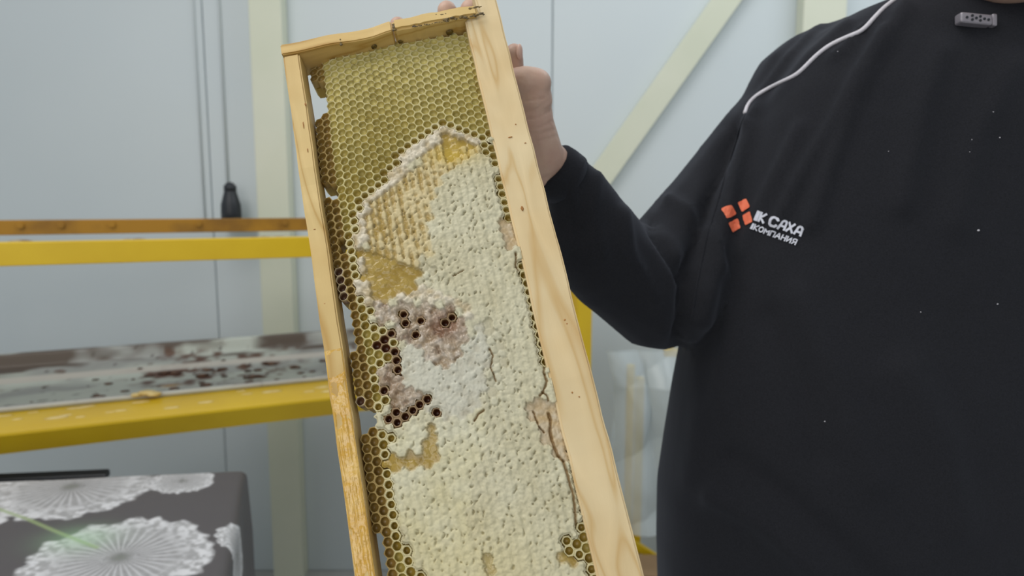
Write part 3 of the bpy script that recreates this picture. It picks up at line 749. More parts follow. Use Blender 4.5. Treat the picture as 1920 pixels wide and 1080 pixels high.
# ------------------------------------------------------------------ capped wax: fine relief grid
st = .00046
us = np.arange(.013, .1225, st); vs_ = np.arange(.006, FL-.010, st)
U, V2 = np.meshgrid(us, vs_, indexing='ij')
Uw = U + .0011*(fbm(U*420, V2*420, 31)-.5)*2; Vw = V2 + .0011*(fbm(U*420+9, V2*420, 33)-.5)*2
gi = np.round((Uw-.0190)/BA[0]).astype(int)
x_ = gi*BA[0]; gj = np.round((Vw-.004-x_*sr-gi*BA[1])/PIT).astype(int)
best = np.full(U.shape, 1e9); sec = np.full(U.shape, 1e9); bi = gi.copy(); bj = gj.copy()
for a in (-2, -1, 0, 1, 2):
    for b_ in (-2, -1, 0, 1, 2):
        c1, c2 = centre(gi+a, gj+b_); d = np.hypot(Uw-c1, Vw-c2)
        nw = d < best; sec = np.where(nw, best, np.minimum(sec, d)); bi = np.where(nw, gi+a, bi); bj = np.where(nw, gj+b_, bj); best = np.minimum(best, d)
ti = np.clip(bi+3, 0, typ.shape[0]-1); tj = np.clip(bj+16, 0, typ.shape[1]-1)
T = typ[ti, tj]
capm = np.isin(T, list('WLGBPYDHT'))
edge = np.clip((sec-best)/(PIT*.5), 0, 1)                # 0 at borders, 1 in centre
dome = np.sqrt(np.clip(edge, 0, 1))
hsh = lambda a, b_, s_: (lambda q: q-np.floor(q))(np.sin(a*12.9898+b_*78.233+s_*37.7)*43758.5453)
h1 = hsh(bi, bj, 3.); h2 = hsh(bi, bj, 5.)
XY = proj(Hn(U.ravel(), V2.ravel(), np.full(U.size, -.003))); GX = XY[:, 0].reshape(U.shape); GY = XY[:, 1].reshape(U.shape)
f1 = fbm(U*260, V2*260, 40); f2 = fbm(U*700, V2*600, 41); f3 = fbm(U*60, V2*60, 42)
rowpos = (U-.0190)/BA[0]; rowpos = rowpos-np.round(rowpos)
ridge = np.cos(rowpos*2*math.pi)*.5+.5
hh = np.zeros(U.shape); colr = np.zeros(U.shape+(3,)); wet = np.zeros(U.shape)
def setc(mask, col0, col1, k):
    k = np.clip(k, 0, 1)[..., None]; v = lina(col0)[0]*(1-k)+lina(col1)[0]*k
    colr[mask] = v[mask]
W = T == 'W'; setc(W, [196, 188, 154], [210, 205, 176], f3*1.6-.3); fv = fbm(U*330, V2*75, 88); hh[W] = (.0008+.00016*dome+.00034*ridge+.0008*(fv-.5)+.0008*(f1-.5)+.00022*h1+.0009*(f2-.5))[W]
m_ = T == 'L'; setc(m_, [188, 170, 132], [218, 208, 186], f1*3-1.0+.4*h1); hh[m_] = (.0006+.0009*dome*h1+.0022*(f1-.42)+.0012*(f2-.5)+.0003*dome)[m_]; wet[m_] = .15
m_ = T == 'B'; setc(m_, [180, 172, 148], [204, 201, 182], f1*3-1.0+.5*h1); hh[m_] = (.0006+.00025*dome*(.4+h1)+.0011*(f1-.5)+.0007*(f2-.5))[m_]; wet[m_] = .25
m_ = T == 'Y'; setc(m_, [206, 198, 158], [214, 210, 182], f3*1.8-.4); hh[m_] = (.0006+.0003*dome+.0003*ridge+.0010*(f1-.5)+.0006*(f2-.5))[m_]
m_ = T == 'D'; setc(m_, [190, 182, 150], [206, 202, 174], h1); hh[m_] = (-.0002+.0010*dome*(.3+h1)+.0007*(f1-.5))[m_]; wet[m_] = .2
gcap = .42*ridge+.75*f1+.30*h2-.16*np.clip((.85-edge), 0, 1)+.10*np.clip((GX-720)/90, -1, 1)
m_ = T == 'G'; setc(m_, [168, 140, 68], [210, 193, 146], (gcap-.56)*7); hh[m_] = (-.0004+.0011*np.clip((gcap-.50)*3.2, 0, 1)+.0003*dome+.0005*(f2-.5))[m_]; wet[m_] = (np.clip(1-(gcap-.42)*5, .1, .8))[m_]
m_ = T == 'H'; setc(m_, [154, 126, 48], [188, 162, 88], h1*.6+f1*.6-.25+.8*np.clip(.22-edge, 0, .22)*4); hh[m_] = (-.0012+.0007*dome*h1+.0009*(f3-.5)+.0006*(f1-.5))[m_]; wet[m_] = .92
m_ = T == 'P'; setc(m_, [156, 134, 104], [198, 184, 164], f1*2-.5); hh[m_] = (-.0003+.0012*dome*(h1-.1)+.0026*(f1-.5)+.0012*(f2-.5))[m_]; wet[m_] = .8
k = np.clip((f2-.56)*7, 0, 1)*(T == 'P')*.6; colr = colr*(1-k[..., None])+lina([216, 210, 202])[0]*k[..., None]
k = np.clip((fbm(U*330, V2*330, 96)-.62)*9, 0, 1)*(T == 'P')*.75; colr = colr*(1-k[..., None])+lina([118, 88, 62])[0]*k[..., None]; hh -= .0011*k
m_ = T == 'T'; setc(m_, [190, 164, 120], [204, 190, 164], f1*1.6-.3); hh[m_] = (-.0013+.0005*dome+.0008*(f1-.5)+.0005*(f2-.5))[m_]; wet[m_] = .5
# colours bleed a little into each other
for _ in range(5):
    c2_ = colr.copy(); ok = capm[..., None].astype(float); acc = colr*ok; wt = ok.copy()
    for ax in (0, 1):
        for sh_ in (-1, 1): acc = acc+np.roll(colr*ok, sh_, ax); wt = wt+np.roll(ok, sh_, ax)
    colr = np.where(ok > 0, acc/np.maximum(wt, 1), colr)
# pits and slits at cell corners (small open gaps showing the honey)
def at_pit(a, b_, c_):
    q = hsh(bi*1.0, bj*1.0, 7.)
    return q
slit = np.zeros(U.shape)
for dx, dy, s_ in ((.46, .12, 7.), (-.40, .30, 9.), (.05, -.48, 12.)):
    c1, c2 = centre(bi, bj); q1 = hsh(bi, bj, s_); q2 = hsh(bi, bj, s_+1)
    lx = (Uw-c1-dx*PIT)/PIT; ly = (Vw-c2-dy*PIT)/PIT; an = (q2-.5)*1.2+.25
    rx = lx*np.cos(an)+ly*np.sin(an); ry = -lx*np.sin(an)+ly*np.cos(an)
    s0_ = np.exp(-((rx/.075)**2+(ry/(.11+.26*q2*q2))**2)); slit = np.maximum(slit, s0_*(q1 < .30))
sl = slit*np.isin(T, list('WYDGB'))*np.where(T == 'B', .7, 1)*np.clip(.35+1.3*fbm(U*45, V2*45, 77), 0, 1)
hh -= .0012*np.clip(sl*1.6, 0, 1)
k = np.clip(sl*1.7-.25, 0, 1)[..., None]*.7; colr = colr*(1-k)+lina([136, 126, 90])[0]*k
# blue white tone towards the lower centre, warm along the golden area
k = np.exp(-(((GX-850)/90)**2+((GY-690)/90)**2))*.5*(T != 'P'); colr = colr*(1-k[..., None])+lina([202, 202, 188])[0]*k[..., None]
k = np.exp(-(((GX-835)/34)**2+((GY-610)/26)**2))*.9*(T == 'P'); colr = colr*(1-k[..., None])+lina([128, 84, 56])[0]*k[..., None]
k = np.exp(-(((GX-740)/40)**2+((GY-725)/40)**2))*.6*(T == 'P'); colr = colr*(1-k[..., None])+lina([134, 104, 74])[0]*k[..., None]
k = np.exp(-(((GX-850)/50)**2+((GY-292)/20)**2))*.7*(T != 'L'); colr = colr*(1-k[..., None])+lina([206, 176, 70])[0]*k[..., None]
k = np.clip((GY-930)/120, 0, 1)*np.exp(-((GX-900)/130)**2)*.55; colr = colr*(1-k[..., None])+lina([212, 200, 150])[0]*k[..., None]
# cracks
for pl, wd in (([(1020, 686), (1020, 700), (1025, 716), (1018, 735), (1012, 742)], 1.8), ([(1016, 735), (1025, 742), (1028, 752)], 1.3), ([(1028, 775), (1033, 790), (1031, 810), (1038, 835), (1046, 855), (1056, 866), (1062, 885), (1075, 930), (1080, 985)], 2.2), ([(1000, 772), (1010, 800), (1020, 812)], 1.3),
        ([(967, 476), (968, 492), (966, 500), (972, 508)], 1.2), ([(1060, 795), (1064, 812), (1060, 825)], 1.6), ([(918, 655), (924, 668), (920, 690), (930, 715)], 1.2), ([(890, 790), (896, 778), (908, 770)], 1.5), ([(870, 508), (850, 520)], .8)):
    d = dseg(GX + 2.5*(f2-.5), GY+2.5*(f1-.5), pl); k = np.exp(-(d/wd)**2); hh -= .0022*k; k = np.clip(k*1.4, 0, 1)[..., None]*.85; colr = colr*(1-k)+lina([132, 96, 40])[0]*k
base = surf(U, V2)
# blend cap edge down at borders with open cells: keep only capped nodes
nu, nv = U.shape; idx = np.arange(nu*nv).reshape(nu, nv)
Fq = np.stack([idx[:-1, :-1], idx[:-1, 1:], idx[1:, 1:], idx[1:, :-1]], -1)
cm = capm
fm = cm[:-1, :-1] & cm[:-1, 1:] & cm[1:, 1:] & cm[1:, :-1]
pad = np.pad(cm, 2, constant_values=True); near = np.ones(cm.shape, bool)
for a in range(5):
    for b_ in range(5): near &= pad[a:a+nu, b_:b_+nv]
hh = np.where(near, hh, np.minimum(hh, .0002)-.0006)
Vg = Hn(U.ravel(), V2.ravel(), (base+hh+.0004).ravel()); Fq = Fq[fm]
used = np.zeros(nu*nv, bool); used[Fq.ravel()] = True; remap = np.cumsum(used)-1
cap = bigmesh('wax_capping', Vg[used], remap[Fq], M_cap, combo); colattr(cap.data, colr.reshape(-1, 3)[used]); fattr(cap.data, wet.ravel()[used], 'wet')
cap['label'] = 'whitish lumpy wax capping over the honey'
# honey run on the lower half of the bottom bar
nu, nv = 34, 500; uu = np.linspace(.0003, .0103, nu); va = uv_of(650, 690, 0)[1]; vb = .425
uu, vv = np.meshgrid(uu, np.linspace(va-.012, vb, nv), indexing='ij')
q = fbm(uu*900, vv*60, 50); q2 = fbm(uu*300, vv*220, 52)
amp = np.clip((vv-va)/.05, 0, 1)
ht = .00012+.0009*(q-.38)*amp + .0008*(q2-.45)*np.clip((vv-va+.012)/.02, 0, 1)
ht = np.where((uu < .0007) | (uu > .0099), ht*.2-.0003, ht)
Fq = (lambda idx: np.stack([idx[:-1, :-1], idx[:-1, 1:], idx[1:, 1:], idx[1:, :-1]], -1).reshape(-1, 4))(np.arange(nu*nv).reshape(nu, nv))
hs = bigmesh('honey_run', Hn(uu.ravel(), vv.ravel(), ht.ravel()+.0002), Fq, M_honey, frame); hs['label'] = 'glossy honey run down the bottom bar'

# ------------------------------------------------------------------ person
cxw = P(1845, 383, .64).x; ty = P(1845, 383, .66).y; tz = lambda py: P(1250, py, .66).z
person = empty('person', 'person in a black sweatshirt with white piping raising one arm to hold the hive frame', 'person', (cxw, ty, 0))
# hand joints in camera pixels and depth
def J(px, py, z): return P(px, py, z)
hand = MB()
def chain(pts, rad, mbx):
    for k in range(len(pts)-1): mbx.add(caps_vf(pts[k], pts[k+1], rad[k], rad[k+1], 14))
wr = J(1048, 335, .545)
palm = [J(1032, 262, .520), J(985, 215, .535), J(950, 190, .540), J(925, 215, .545), J(905, 240, .548)]
chain([J(1075, 350, .562), J(1036, 316, .550), J(1010, 288, .540)], [.0185, .0180, .0180], hand)
chain([J(1014, 295, .538), J(998, 235, .522), J(996, 190, .515)], [.0185, .0170, .0150], hand)      # thenar
chain([J(1012, 300, .545), J(950, 190, .548)], [.018, .016], hand)
chain([J(1012, 315, .548), J(925, 215, .552)], [.019, .015], hand)
chain([J(1005, 315, .548), J(900, 250, .555)], [.018, .014], hand)
chain([J(1000, 185, .512), J(1004, 156, .505)], [.0150, .0110], hand)                                # thumb knuckle
chain([J(1006, 156, .505), J(985, 152, .503), J(955, 155, .508)], [.0112, .0110, .0100], hand)       # thumb bent behind the bar
chain([J(958, 205, .540), J(960, 165, .528), J(963, 125, .518), J(964, 98, .510)], [.0105, .0090, .0080, .0066], hand)  # index
chain([J(935, 205, .548), J(905, 110, .542), J(888, 52, .525), J(882, 18, .508)], [.0105, .0092, .0085, .0078], hand)
chain([J(910, 225, .550), J(865, 120, .545), J(845, 55, .525), J(838, 20, .506)], [.0100, .0088, .0082, .0074], hand)
chain([J(890, 245, .552), J(810, 140, .545), J(765, 85, .522), J(746, 47, .504)], [.0092, .0080, .0072, .0062], hand)
hm = union(hand, .0014, 5, .5)
hv = getv(hm); hn = getn(hm); hp = proj(hv)
cre = np.zeros(len(hv))                                   # skin creases across the base of the thumb
for pl, w_, a_ in ([[(978, 190), (1000, 187), (1022, 184)], 1.6, .0009], [[(982, 212), (1005, 205), (1024, 196)], 1.5, .0005], [[(984, 224), (1010, 220), (1032, 208)], 1.8, .0007], [[(986, 238), (1010, 240), (1036, 228)], 1.6, .0006], [[(992, 250), (1016, 250), (1040, 243)], 1.8, .0006], [[(1000, 266), (1022, 262), (1044, 255)], 1.8, .0005], [[(975, 148), (984, 153), (980, 165)], 1.5, .0005], [[(1010, 200), (1020, 193), (1028, 190)], 1.4, .0005]):
    cre += a_*np.exp(-(dseg(hp[:, 0], hp[:, 1], pl)/w_)**2)*(hn @ np.array(FW) < 0)
hv = hv - hn*cre[:, None]
setv(hm, hv)
body = MB()
neck = Vector((cxw+.02, ty+.01, tz(-20))); chn = P(1885, 15, .56); headc = Vector((chn.x, ty-.045, chn.z+.113))
body.add(caps_vf(neck-Z*.08, neck+Z*.10-Y*.02, .062, .055, 20))
body.add(ball_vf(headc, (.076, .095, .115), None, 24, 16)); body.add(ball_vf(headc+Vector((0, -.045, -.062)), (.052, .050, .050), None, 20, 12))
body.add(ball_vf(headc+Vector((0, -.076, -.096)), (.024, .018, .016), None, 14, 10))
body.add(caps_vf(headc+Vector((0, -.090, .012)), headc+Vector((0, -.112, -.028)), .009, .014, 12))
for sx_ in (-1, 1):
    body.add(ball_vf(headc+Vector((sx_*.077, .008, -.012)), (.010, .020, .032), None, 12, 8))
    body.add(ball_vf(headc+Vector((sx_*.042, -.064, -.034)), (.026, .016, .020), None, 12, 8))
    body.add(caps_vf(headc+Vector((sx_*.014, -.092, .024)), headc+Vector((sx_*.050, -.080, .026)), .007, .006, 10))
body.add(caps_vf(headc+Vector((-.020, -.092, -.060)), headc+Vector((.020, -.092, -.060)), .006, .006, 10))
body.add(caps_vf(headc+Vector((-.016, -.090, -.070)), headc+Vector((.016, -.090, -.070)), .007, .007, 10))
sh_r = J(1500, 205, .70); el_r = J(1215, 530, .645)
sh_l = Vector((2*cxw+.06-sh_r.x, sh_r.y, sh_r.z)); el_l = sh_l + Vector((.07, .02, -.30)); wr_l = el_l + Vector((.02, -.10, -.23))
body.add(caps_vf(Vector((cxw, ty+.02, tz(60)-.10)), Vector((cxw, ty+.02, .98)), .10, .12, 24))
body.add(caps_vf(sh_r, sh_l, .05, .05)); chain([J(1560, 215, .70), J(1462, 300, .70), J(1352, 415, .690), J(1244, 538, .665), J(1150, 497, .622), J(1108, 425, .588), J(1075, 350, .562)], [.06, .050, .045, .042, .030, .026, .0185], body)
chain([sh_l, el_l, wr_l], [.05, .042, .028], body)
for sx_ in (-1, 1): body.add(caps_vf(Vector((cxw+sx_*.09, ty+.02, .98)), Vector((cxw+sx_*.11, ty+.02, .10)), .085, .045, 20))
# left hand, hanging and relaxed
hl = wr_l + Vector((.0, -.02, -.05)); body.add(caps_vf(wr_l, hl+Vector((0, -.01, -.03)), .026, .024))
lh = MB()
lh.add(ball_vf(hl+Vector((0, -.01, -.02)), (.018, .040, .050), None, 20, 14)); chain([wr_l, hl], [.026, .022], lh)
for k, (dy, ln) in enumerate(((-.036, .072), (-.013, .080), (.011, .075), (.033, .060))):
    b0 = hl+Vector((0, dy, -.045)); chain([b0, b0+Vector((-.004, 0, -ln*.5)), b0+Vector((-.014, 0, -ln*.8)), b0+Vector((-.026, 0, -ln))], [.0100, .0088, .0080, .0068], lh)
chain([hl+Vector((-.006, -.036, .010)), hl+Vector((-.016, -.058, -.030)), hl+Vector((-.022, -.060, -.058))], [.014, .011, .009], lh)
lm = union(lh, .0022, 4)
bmh = union(body, .0045, 8)
bm = bmesh.new(); bm.from_mesh(hm); bm.from_mesh(bmh); bm.from_mesh(lm)
me = bpy.data.meshes.new('body'); bm.to_mesh(me); bm.free(); me.materials.append(M_skin); me.shade_smooth()
bodyo = link(bpy.data.objects.new('body', me), person)
for sx_ in (-1, 1):
    o = MB().add(ball_vf(headc+Vector((sx_*.031, -.0795, .006)), (.0135, .0095, .0080), None, 14, 10)).build('eye', M_white, person, True)
    MB().add(ball_vf(headc+Vector((sx_*.031, -.0875, .005)), (.0050, .0022, .0050), None, 12, 8)).build('iris', M_hair, o, True)
    MB().add(caps_vf(headc+Vector((sx_*.018, -.0945, .026)), headc+Vector((sx_*.046, -.087, .029)), .0035, .0026, 8)).build('eyebrow', M_hair, person, True)
# nail on the index finger, seen edge on
nb = J(966, 97, .504); o = MB().add(ball_vf(nb+RT*.0032, (.0024, .0026, .0058), None, 12, 8)).build('fingernail', M_nail, person, True)
# hair cap
hp_ = MB(); hp_.add(ball_vf(headc+Vector((0, .018, .026)), (.081, .092, .108), None, 28, 18))
hair = hp_.build('hair', M_hair, person, True)
bm = bmesh.new(); bm.from_mesh(hair.data); bmesh.ops.bisect_plane(bm, geom=bm.verts[:]+bm.edges[:]+bm.faces[:], plane_co=headc+Vector((0, -.03, .03)), plane_no=Vector((0, -.75, -.66)), clear_outer=True)
bm.to_mesh(hair.data); bm.free()
# trousers and shoes
tr = MB()
for sx_ in (-1, 1):
    tr.add(caps_vf(Vector((cxw+sx_*.10, ty+.02, .92)), Vector((cxw+sx_*.12, ty+.02, .52)), .118, .090, 20)); tr.add(caps_vf(Vector((cxw+sx_*.12, ty+.02, .52)), Vector((cxw+sx_*.125, ty+.025, .13)), .090, .070, 20))
tr.add(ball_vf(Vector((cxw, ty+.02, .95)), (.215, .15, .15), None, 24, 16))
tm_ = union(tr, .008, 8); tm_.materials.append(M_trouser); link(bpy.data.objects.new('trousers', tm_), person)
for sx_ in (-1, 1):
    q = MB(); c0 = Vector((cxw+sx_*.13, ty-.03, .045)); q.add(ball_vf(c0+Vector((0, -.05, 0)), (.048, .10, .044), None, 20, 12)); q.add(ball_vf(c0+Vector((0, .055, .012)), (.040, .055, .056), None, 20, 12)); q.add(caps_vf(c0+Vector((0, .055, .02)), c0+Vector((0, .055, .09)), .040, .044, 16))
    sm = union(q, .005, 6); v = getv(sm); v[:, 2] = np.maximum(v[:, 2], .002); setv(sm, v); sm.materials.append(M_shoe); link(bpy.data.objects.new('shoe', sm), person)
# ------------------------------------------------------------------ sweatshirt
DX = 22
rows = [(-60, 1730, .055), (-25, 1700, .075), (0, 1655, .085), (30, 1570, .092), (70, 1500, .100), (120, 1452, .108), (180, 1415, .116), (240, 1388, .122), (320, 1354, .126), (400, 1330, .130), (480, 1308, .134), (560, 1292, .138), (650, 1277, .144), (750, 1262, .150), (870, 1247, .154), (960, 1237, .155), (1080, 1238, .153), (1200, 1244, .150), (1330, 1256, .145)]
nT = 72; V = []; Fc = []
for (py, lx, dp_) in rows:
    xl = P(lx+DX, py, .66).x; a_ = cxw - xl; z_ = tz(py)
    for k in range(nT):
        th_ = 2*math.pi*k/nT; c_, s_ = math.cos(th_), math.sin(th_); e_ = 2/2.5
        xx_ = a_*math.copysign(abs(c_)**e_, c_); yy_ = dp_*math.copysign(abs(s_)**e_, s_)
        V.append((cxw + xx_, ty + .01 + yy_, z_))
for i in range(len(rows)-1):
    for k in range(nT): Fc.append((i*nT+k, i*nT+(k+1) % nT, (i+1)*nT+(k+1) % nT, (i+1)*nT+k))
Fc.append(tuple(range(nT))); Fc.append(tuple((len(rows)-1)*nT+k for k in range(nT))[::-1])
sw = MB(); sw.add((V, Fc))
chain([J(1545, 225, .705), J(1462, 300, .700), J(1352, 415, .690), J(1244, 538, .665)], [.080, .073, .064, .062], sw)
chain([J(1590, 180, .70), J(1545, 205, .700)], [.078, .082], sw)
chain([J(1236, 541, .655), J(1150, 497, .622), J(1104, 440, .592)], [.060, .046, .042], sw)
slv = [J(1034, 313, .5495), J(1044, 322, .553), J(1062, 338, .559), J(1084, 366, .569), J(1100, 410, .583), J(1106, 445, .593), J(1130, 480, .61)]
sw.add(tube_vf(slv, [.0200, .0215, .0228, .0275, .036, .041, .043], 28))
chain([sh_l+Vector((-.03, 0, -.01)), el_l, wr_l+Vector((0, 0, .01))], [.085, .068, .040], sw)
sm = union(sw, .0055, 5, .5)
v = getv(sm); n_ = getn(sm); p2 = proj(v); fc = np.clip(-(n_ @ np.array(FW))*2, 0, 1)
folds = [([(1700, 10), (1640, 110), (1600, 190), (1560, 300), (1520, 420)], 16, .0050), ([(1655, 60), (1600, 150), (1560, 230), (1500, 330), (1455, 420)], 12, .0042), ([(1590, 40), (1520, 100), (1470, 160), (1420, 215)], 9, .0035),
    ([(1540, 45), (1480, 110), (1430, 175), (1400, 240)], 9, .0030), ([(1500, 240), (1460, 320), (1420, 400), (1390, 470)], 14, .0035), ([(1620, 50), (1585, 90), (1560, 110)], 8, .003), ([(1760, 100), (1720, 220), (1690, 380)], 26, .0045), ([(1900, 120), (1830, 260), (1790, 420)], 26, .003),
    ([(1368, 240), (1340, 330), (1312, 420), (1296, 500), (1284, 580), (1272, 650)], 15, -.012), ([(1410, 240), (1384, 320), (1352, 420), (1330, 500), (1316, 600)], 16, .006), ([(1250, 372), (1290, 395), (1330, 440), (1345, 500)], 12, .0050), ([(1215, 412), (1245, 460), (1280, 520)], 9, -.0060), ([(1120, 330), (1110, 400), (1130, 480)], 12, .0030), ([(1170, 400), (1180, 480), (1230, 560)], 13, .0040), ([(1090, 300), (1070, 350), (1080, 420)], 10, .0025),
    ([(1340, 930), (1420, 970), (1500, 1040), (1560, 1100)], 24, .007), ([(1370, 860), (1470, 930), (1560, 1010), (1660, 1100)], 22, -.0045), ([(1500, 560), (1560, 700), (1600, 820), (1640, 900)], 34, .0045), ([(1440, 600), (1500, 720), (1540, 860)], 28, -.0035), ([(1350, 520), (1365, 640), (1350, 760)], 26, .0035), ([(1700, 700), (1760, 820), (1800, 980)], 40, .005), ([(1290, 600), (1310, 760), (1290, 900)], 22, .003)]
disp = np.zeros(len(v))
for pl, w_, a_ in folds: disp += 1.35*a_*np.exp(-(dseg(p2[:, 0], p2[:, 1], pl)/w_)**2)
disp += .0030*(fbm(v[:, 0]*13+v[:, 2]*6, v[:, 2]*11, 91)-.5) + .0012*(fbm(v[:, 0]*60, v[:, 2]*50, 93)-.5)
v = v + n_*(disp*fc)[:, None]; setv(sm, v); sm.materials.append(M_fab)
shirt = link(bpy.data.objects.new('sweatshirt', sm), person)
bv = BVHTree.FromPolygons([Vector(q) for q in v], [tuple(p.vertices) for p in sm.polygons])
def hit(px, py, off=.0006):
    d_ = (RT*((px-960)/F) + UP*((540-py)/F) + FW).normalized(); h = bv.ray_cast(CAM, d_)
    if h[0] is None: return None
    nn_ = h[1] if h[1].dot(d_) < 0 else -h[1]
    return h[0] + nn_*off
def smooth_pl(pts, n=60):
    pts = [Vector((a, b_, 0)) for a, b_ in pts]; out = []
    for i in range(len(pts)-1):
        p0, p1, p2_, p3 = pts[max(i-1, 0)], pts[i], pts[i+1], pts[min(i+2, len(pts)-1)]
        for k in range(n//len(pts)+1):
            t = k/(n//len(pts)+1); out.append(.5*((2*p1)+(-p0+p2_)*t+(2*p0-5*p1+4*p2_-p3)*t*t+(-p0+3*p1-3*p2_+p3)*t**3))
    return out+[pts[-1]]
def pipe(name, pts, r, mat, off=.0004, n=60):
    q = [hit(p.x, p.y, off) for p in smooth_pl(pts, n)]; q = [x for x in q if x is not None]
    for _ in range(3): q = [q[0]]+[(q[i-1]+q[i]*2+q[i+1])/4 for i in range(1, len(q)-1)]+[q[-1]]
    V, Fc = tube_vf(q, r, 8); return mesh(name, V, Fc, mat, shirt, True)
pipe('piping', [(1398, 213), (1404, 196), (1422, 178), (1450, 162), (1490, 143), (1510, 126), (1530, 106), (1556, 86), (1590, 70), (1616, 58), (1640, 34), (1660, 14), (1684, -4), (1700, -22)], .0019, M_piping, .0008)['label'] = 'white piping along the shoulder'
pipe('sleeve_seam', [(1398, 214), (1385, 250), (1366, 310), (1346, 380), (1330, 430), (1318, 480), (1306, 540), (1297, 600)], .0011, M_fab, .0004)['label'] = 'sleeve seam'
# flat printed emblem and lettering laid on the chest
def poly_print(name, polys, mat, parent, sub=3):
    bm = bmesh.new()
    for pl in polys:
        pts = []; m_ = len(pl)
        for i in range(m_):
            a = Vector((*pl[i-1], 0)); b_ = Vector((*pl[i], 0)); c_ = Vector((*pl[(i+1) % m_], 0))
            p0 = b_+(a-b_)*.14; p1 = b_+(c_-b_)*.14
            for t in (0, .5, 1): pts.append((p0*(1-t)**2+b_*2*t*(1-t)+p1*t*t))
        vs = [bm.verts.new(p) for p in pts]; bm.faces.new(vs)
    bmesh.ops.triangulate(bm, faces=bm.faces[:]); bmesh.ops.subdivide_edges(bm, edges=bm.edges[:], cuts=2, use_grid_fill=True)
    for v_ in bm.verts: 
        h = hit(v_.co.x, v_.co.y, .0011); v_.co = h if h else v_.co
    r = bmesh.ops.solidify(bm, geom=bm.faces[:], thickness=.0003)
    me = bpy.data.meshes.new(name); bm.to_mesh(me); bm.free(); me.materials.append(mat); o = link(bpy.data.objects.new(name, me), parent); fixn(o); return o
for pl in ([(1353, 392), (1370, 384.5), (1379.5, 401), (1362, 410)], [(1382, 380), (1400, 372.5), (1408, 388), (1391.5, 398)], [(1364, 418), (1382, 409.5), (1390, 427.5), (1372, 435.5)], [(1392.5, 405), (1408, 396.5), (1411.5, 415), (1399, 422.5)]):
    poly_print('emblem_square', [pl], M_orange, shirt)
G = {'N': [[(0, 0), (0, 1)], [(.16, 0), (.16, 1)]], 'K': [[(0, 0), (0, 1)], [(.62, 1), (.05, .46), (.62, 0)]],
 'C': [[(.78, .80), (.62, .98), (.30, 1), (.06, .84), (0, .5), (.06, .16), (.30, 0), (.62, .02), (.78, .20)]],
 'A': [[(0, 0), (.26, .86), (.42, 1), (.66, 1), (.78, .86), (.78, 0)], [(.14, .34), (.78, .34)]],
 'X': [[(0, 1), (.74, 0)], [(0, 0), (.74, 1)]], 'O': [[(.38, 1), (.08, .84), (0, .5), (.08, .16), (.38, 0), (.68, .16), (.76, .5), (.68, .84), (.38, 1)]],
 'M': [[(0, 0), (0, 1), (.40, .38), (.80, 1), (.80, 0)]], 'P': [[(0, 0), (0, 1), (.66, 1), (.66, 0)]],
 'a': [[(0, 0), (.36, 1), (.44, 1), (.78, 0)], [(.14, .32), (.66, .32)]], 'H': [[(0, 0), (0, 1)], [(.66, 0), (.66, 1)], [(0, .5), (.66, .5)]],
 'I': [[(0, 1), (0, 0), (.68, 1), (.68, 0)]], 'R': [[(.66, 0), (.66, 1), (.24, 1), (.06, .86), (.06, .58), (.24, .44), (.66, .44)], [(.30, .44), (.02, 0)]]}
WD = {'N': .16, 'K': .62, 'C': .78, 'A': .78, 'X': .74, 'O': .76, 'M': .80, 'P': .66, 'a': .78, 'H': .66, 'I': .68, 'R': .66}
def letters(name, txt, o2, xe, up, mat, th, gap):
    adv = 0; items = []
    for ch in txt:
        if ch == ' ': adv += .45; continue
        items.append((adv, ch)); adv += WD[ch]+gap
    adv -= gap; mb = MB(); hx = math.hypot(*up)
    for off, ch in items:
        for pl in G[ch]:
            pts = []
            for (a, b_), (c_, d_) in zip(pl[:-1], pl[1:]):
                for k in range(3): pts.append((a+(c_-a)*k/3, b_+(d_-b_)*k/3))
            pts.append(pl[-1]); px = [(o2[0]+xe[0]*(off+a)/adv+up[0]*b_, o2[1]+xe[1]*(off+a)/adv+up[1]*b_) for a, b_ in pts]
            V = []; n = len(px)
            for i in range(n):
                a, b_ = px[max(i-1, 0)], px[min(i+1, n-1)]; dx, dy = b_[0]-a[0], b_[1]-a[1]; L_ = math.hypot(dx, dy) or 1; nx, ny = -dy/L_*th/2, dx/L_*th/2
                ex = (dx/L_*th*.4*((i == n-1)-(i == 0)), dy/L_*th*.4*((i == n-1)-(i == 0)))
                for sg in (-1, 1):
                    for o_ in (.0013, .0007):
                        V.append(tuple(hit(px[i][0]+nx*sg+ex[0], px[i][1]+ny*sg+ex[1], o_)))
            Fc = []
            for i in range(n-1):
                q = i*4; Fc += [(q, q+4, q+6, q+2), (q+1, q+3, q+7, q+5), (q, q+1, q+5, q+4), (q+2, q+6, q+7, q+3)]
            Fc += [(0, 2, 3, 1), (4*n-4, 4*n-3, 4*n-1, 4*n-2)]
            mb.add((V, Fc))
    return mb.build(name, mat, shirt)
letters('printed_lettering', 'NK CAXA', (1416, 412), (85, 30), (6, -15), M_white, 4.0, .30)
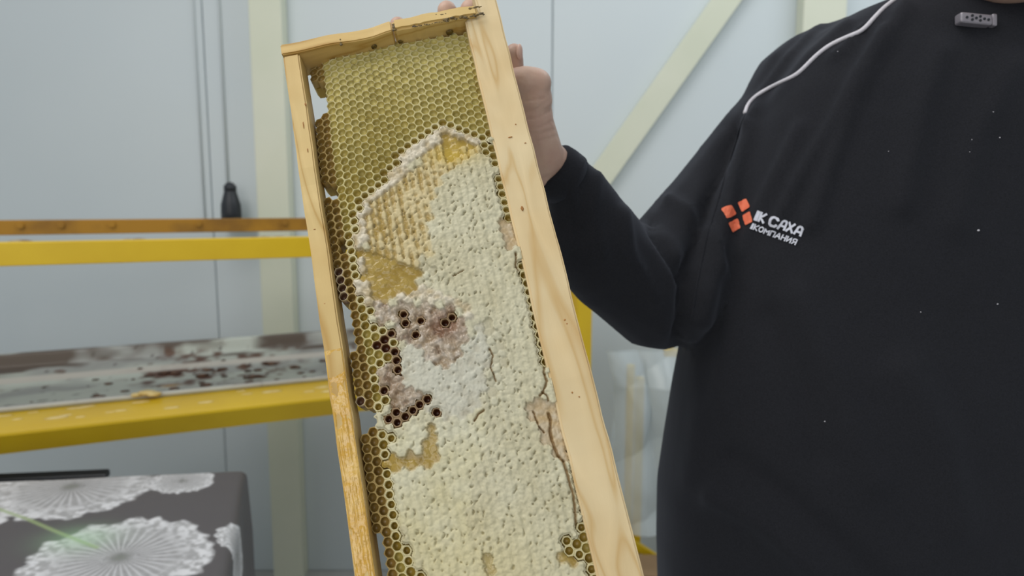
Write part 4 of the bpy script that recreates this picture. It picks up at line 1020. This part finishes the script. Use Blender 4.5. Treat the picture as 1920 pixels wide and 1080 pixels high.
letters('printed_lettering', 'NKOMPaHIR', (1408, 428.5), (83, 30.5), (4.5, -9), M_white, 2.1, .30)
# collar band and neck line
cz = tz(-8)
V, Fc = tube_vf([(neck.x+.072*math.cos(a), ty-.005+.082*math.sin(a), cz+.006-.022*max(0, -math.sin(a))) for a in np.linspace(0, 2*math.pi, 41)], .0125, 10)
mesh('collar', V, Fc, M_fab, shirt, True)
# cuff
cw = [J(1031, 310, .5485), J(1034, 313, .5495), J(1044, 322, .553), J(1060, 336, .5585)]; V, Fc = tube_vf(cw, [.0200, .0218, .0230, .0236], 32); mesh('cuff', V, Fc, M_fab, shirt, True)
# lint specks
mb = MB()
for (px, py, r) in [(1834, 432, .0011), (1874, 258, .0006), (1862, 210, .0005), (1822, 262, .0004), (1818, 285, .0004), (1726, 585, .0005), (1870, 570, .0007), (1547, 790, .0006), (1571, 97, .0005), (1666, 284, .0004)]:
    h = hit(px, py, .0004)
    if h: mb.add(ball_vf(h, (r*1.0, r*.4, r*.7), None, 6, 4))
tag(mb.build('lint', M_piping, shirt), kind='stuff')
# clip microphone at the neck line
mc = hit(1826, 46, .006) or P(1826, 46, .55)
mic = empty('microphone', 'small grey clip microphone with a perforated face at the neckline of the sweatshirt', 'microphone', tuple(mc))
M_grey = mat_noise('grey_metal', (140, 136, 144), (158, 154, 162), 60, .35, 0, metallic=.3)
mx_ = (RT*.99 - UP*.10).normalized(); mz_ = UP; my_ = FW
o = box('mic_body', mc, mx_, my_, mz_, (-.0150, .0105, -.003, .006, -.0042, .0042), M_grey, mic, .002, 3)
box('clip', mc, mx_, my_, mz_, (.0110, .0150, -.002, .006, -.0040, .0058), M_grey, mic, .0015, 3)
for i, (dx, dz) in enumerate([(-.0105, -.0002), (-.0062, .0016), (-.0062, -.0016), (-.0030, .0000), (.0002, .0016), (.0002, -.0016), (.0035, 0), (.0068, -.0004)]):
    c0 = mc + mx_*dx + mz_*dz - my_*.0031; V, Fc = tube_vf([c0, c0-my_*.0004], .0011, 8); mesh('grille_hole', V, Fc, M_black, mic)
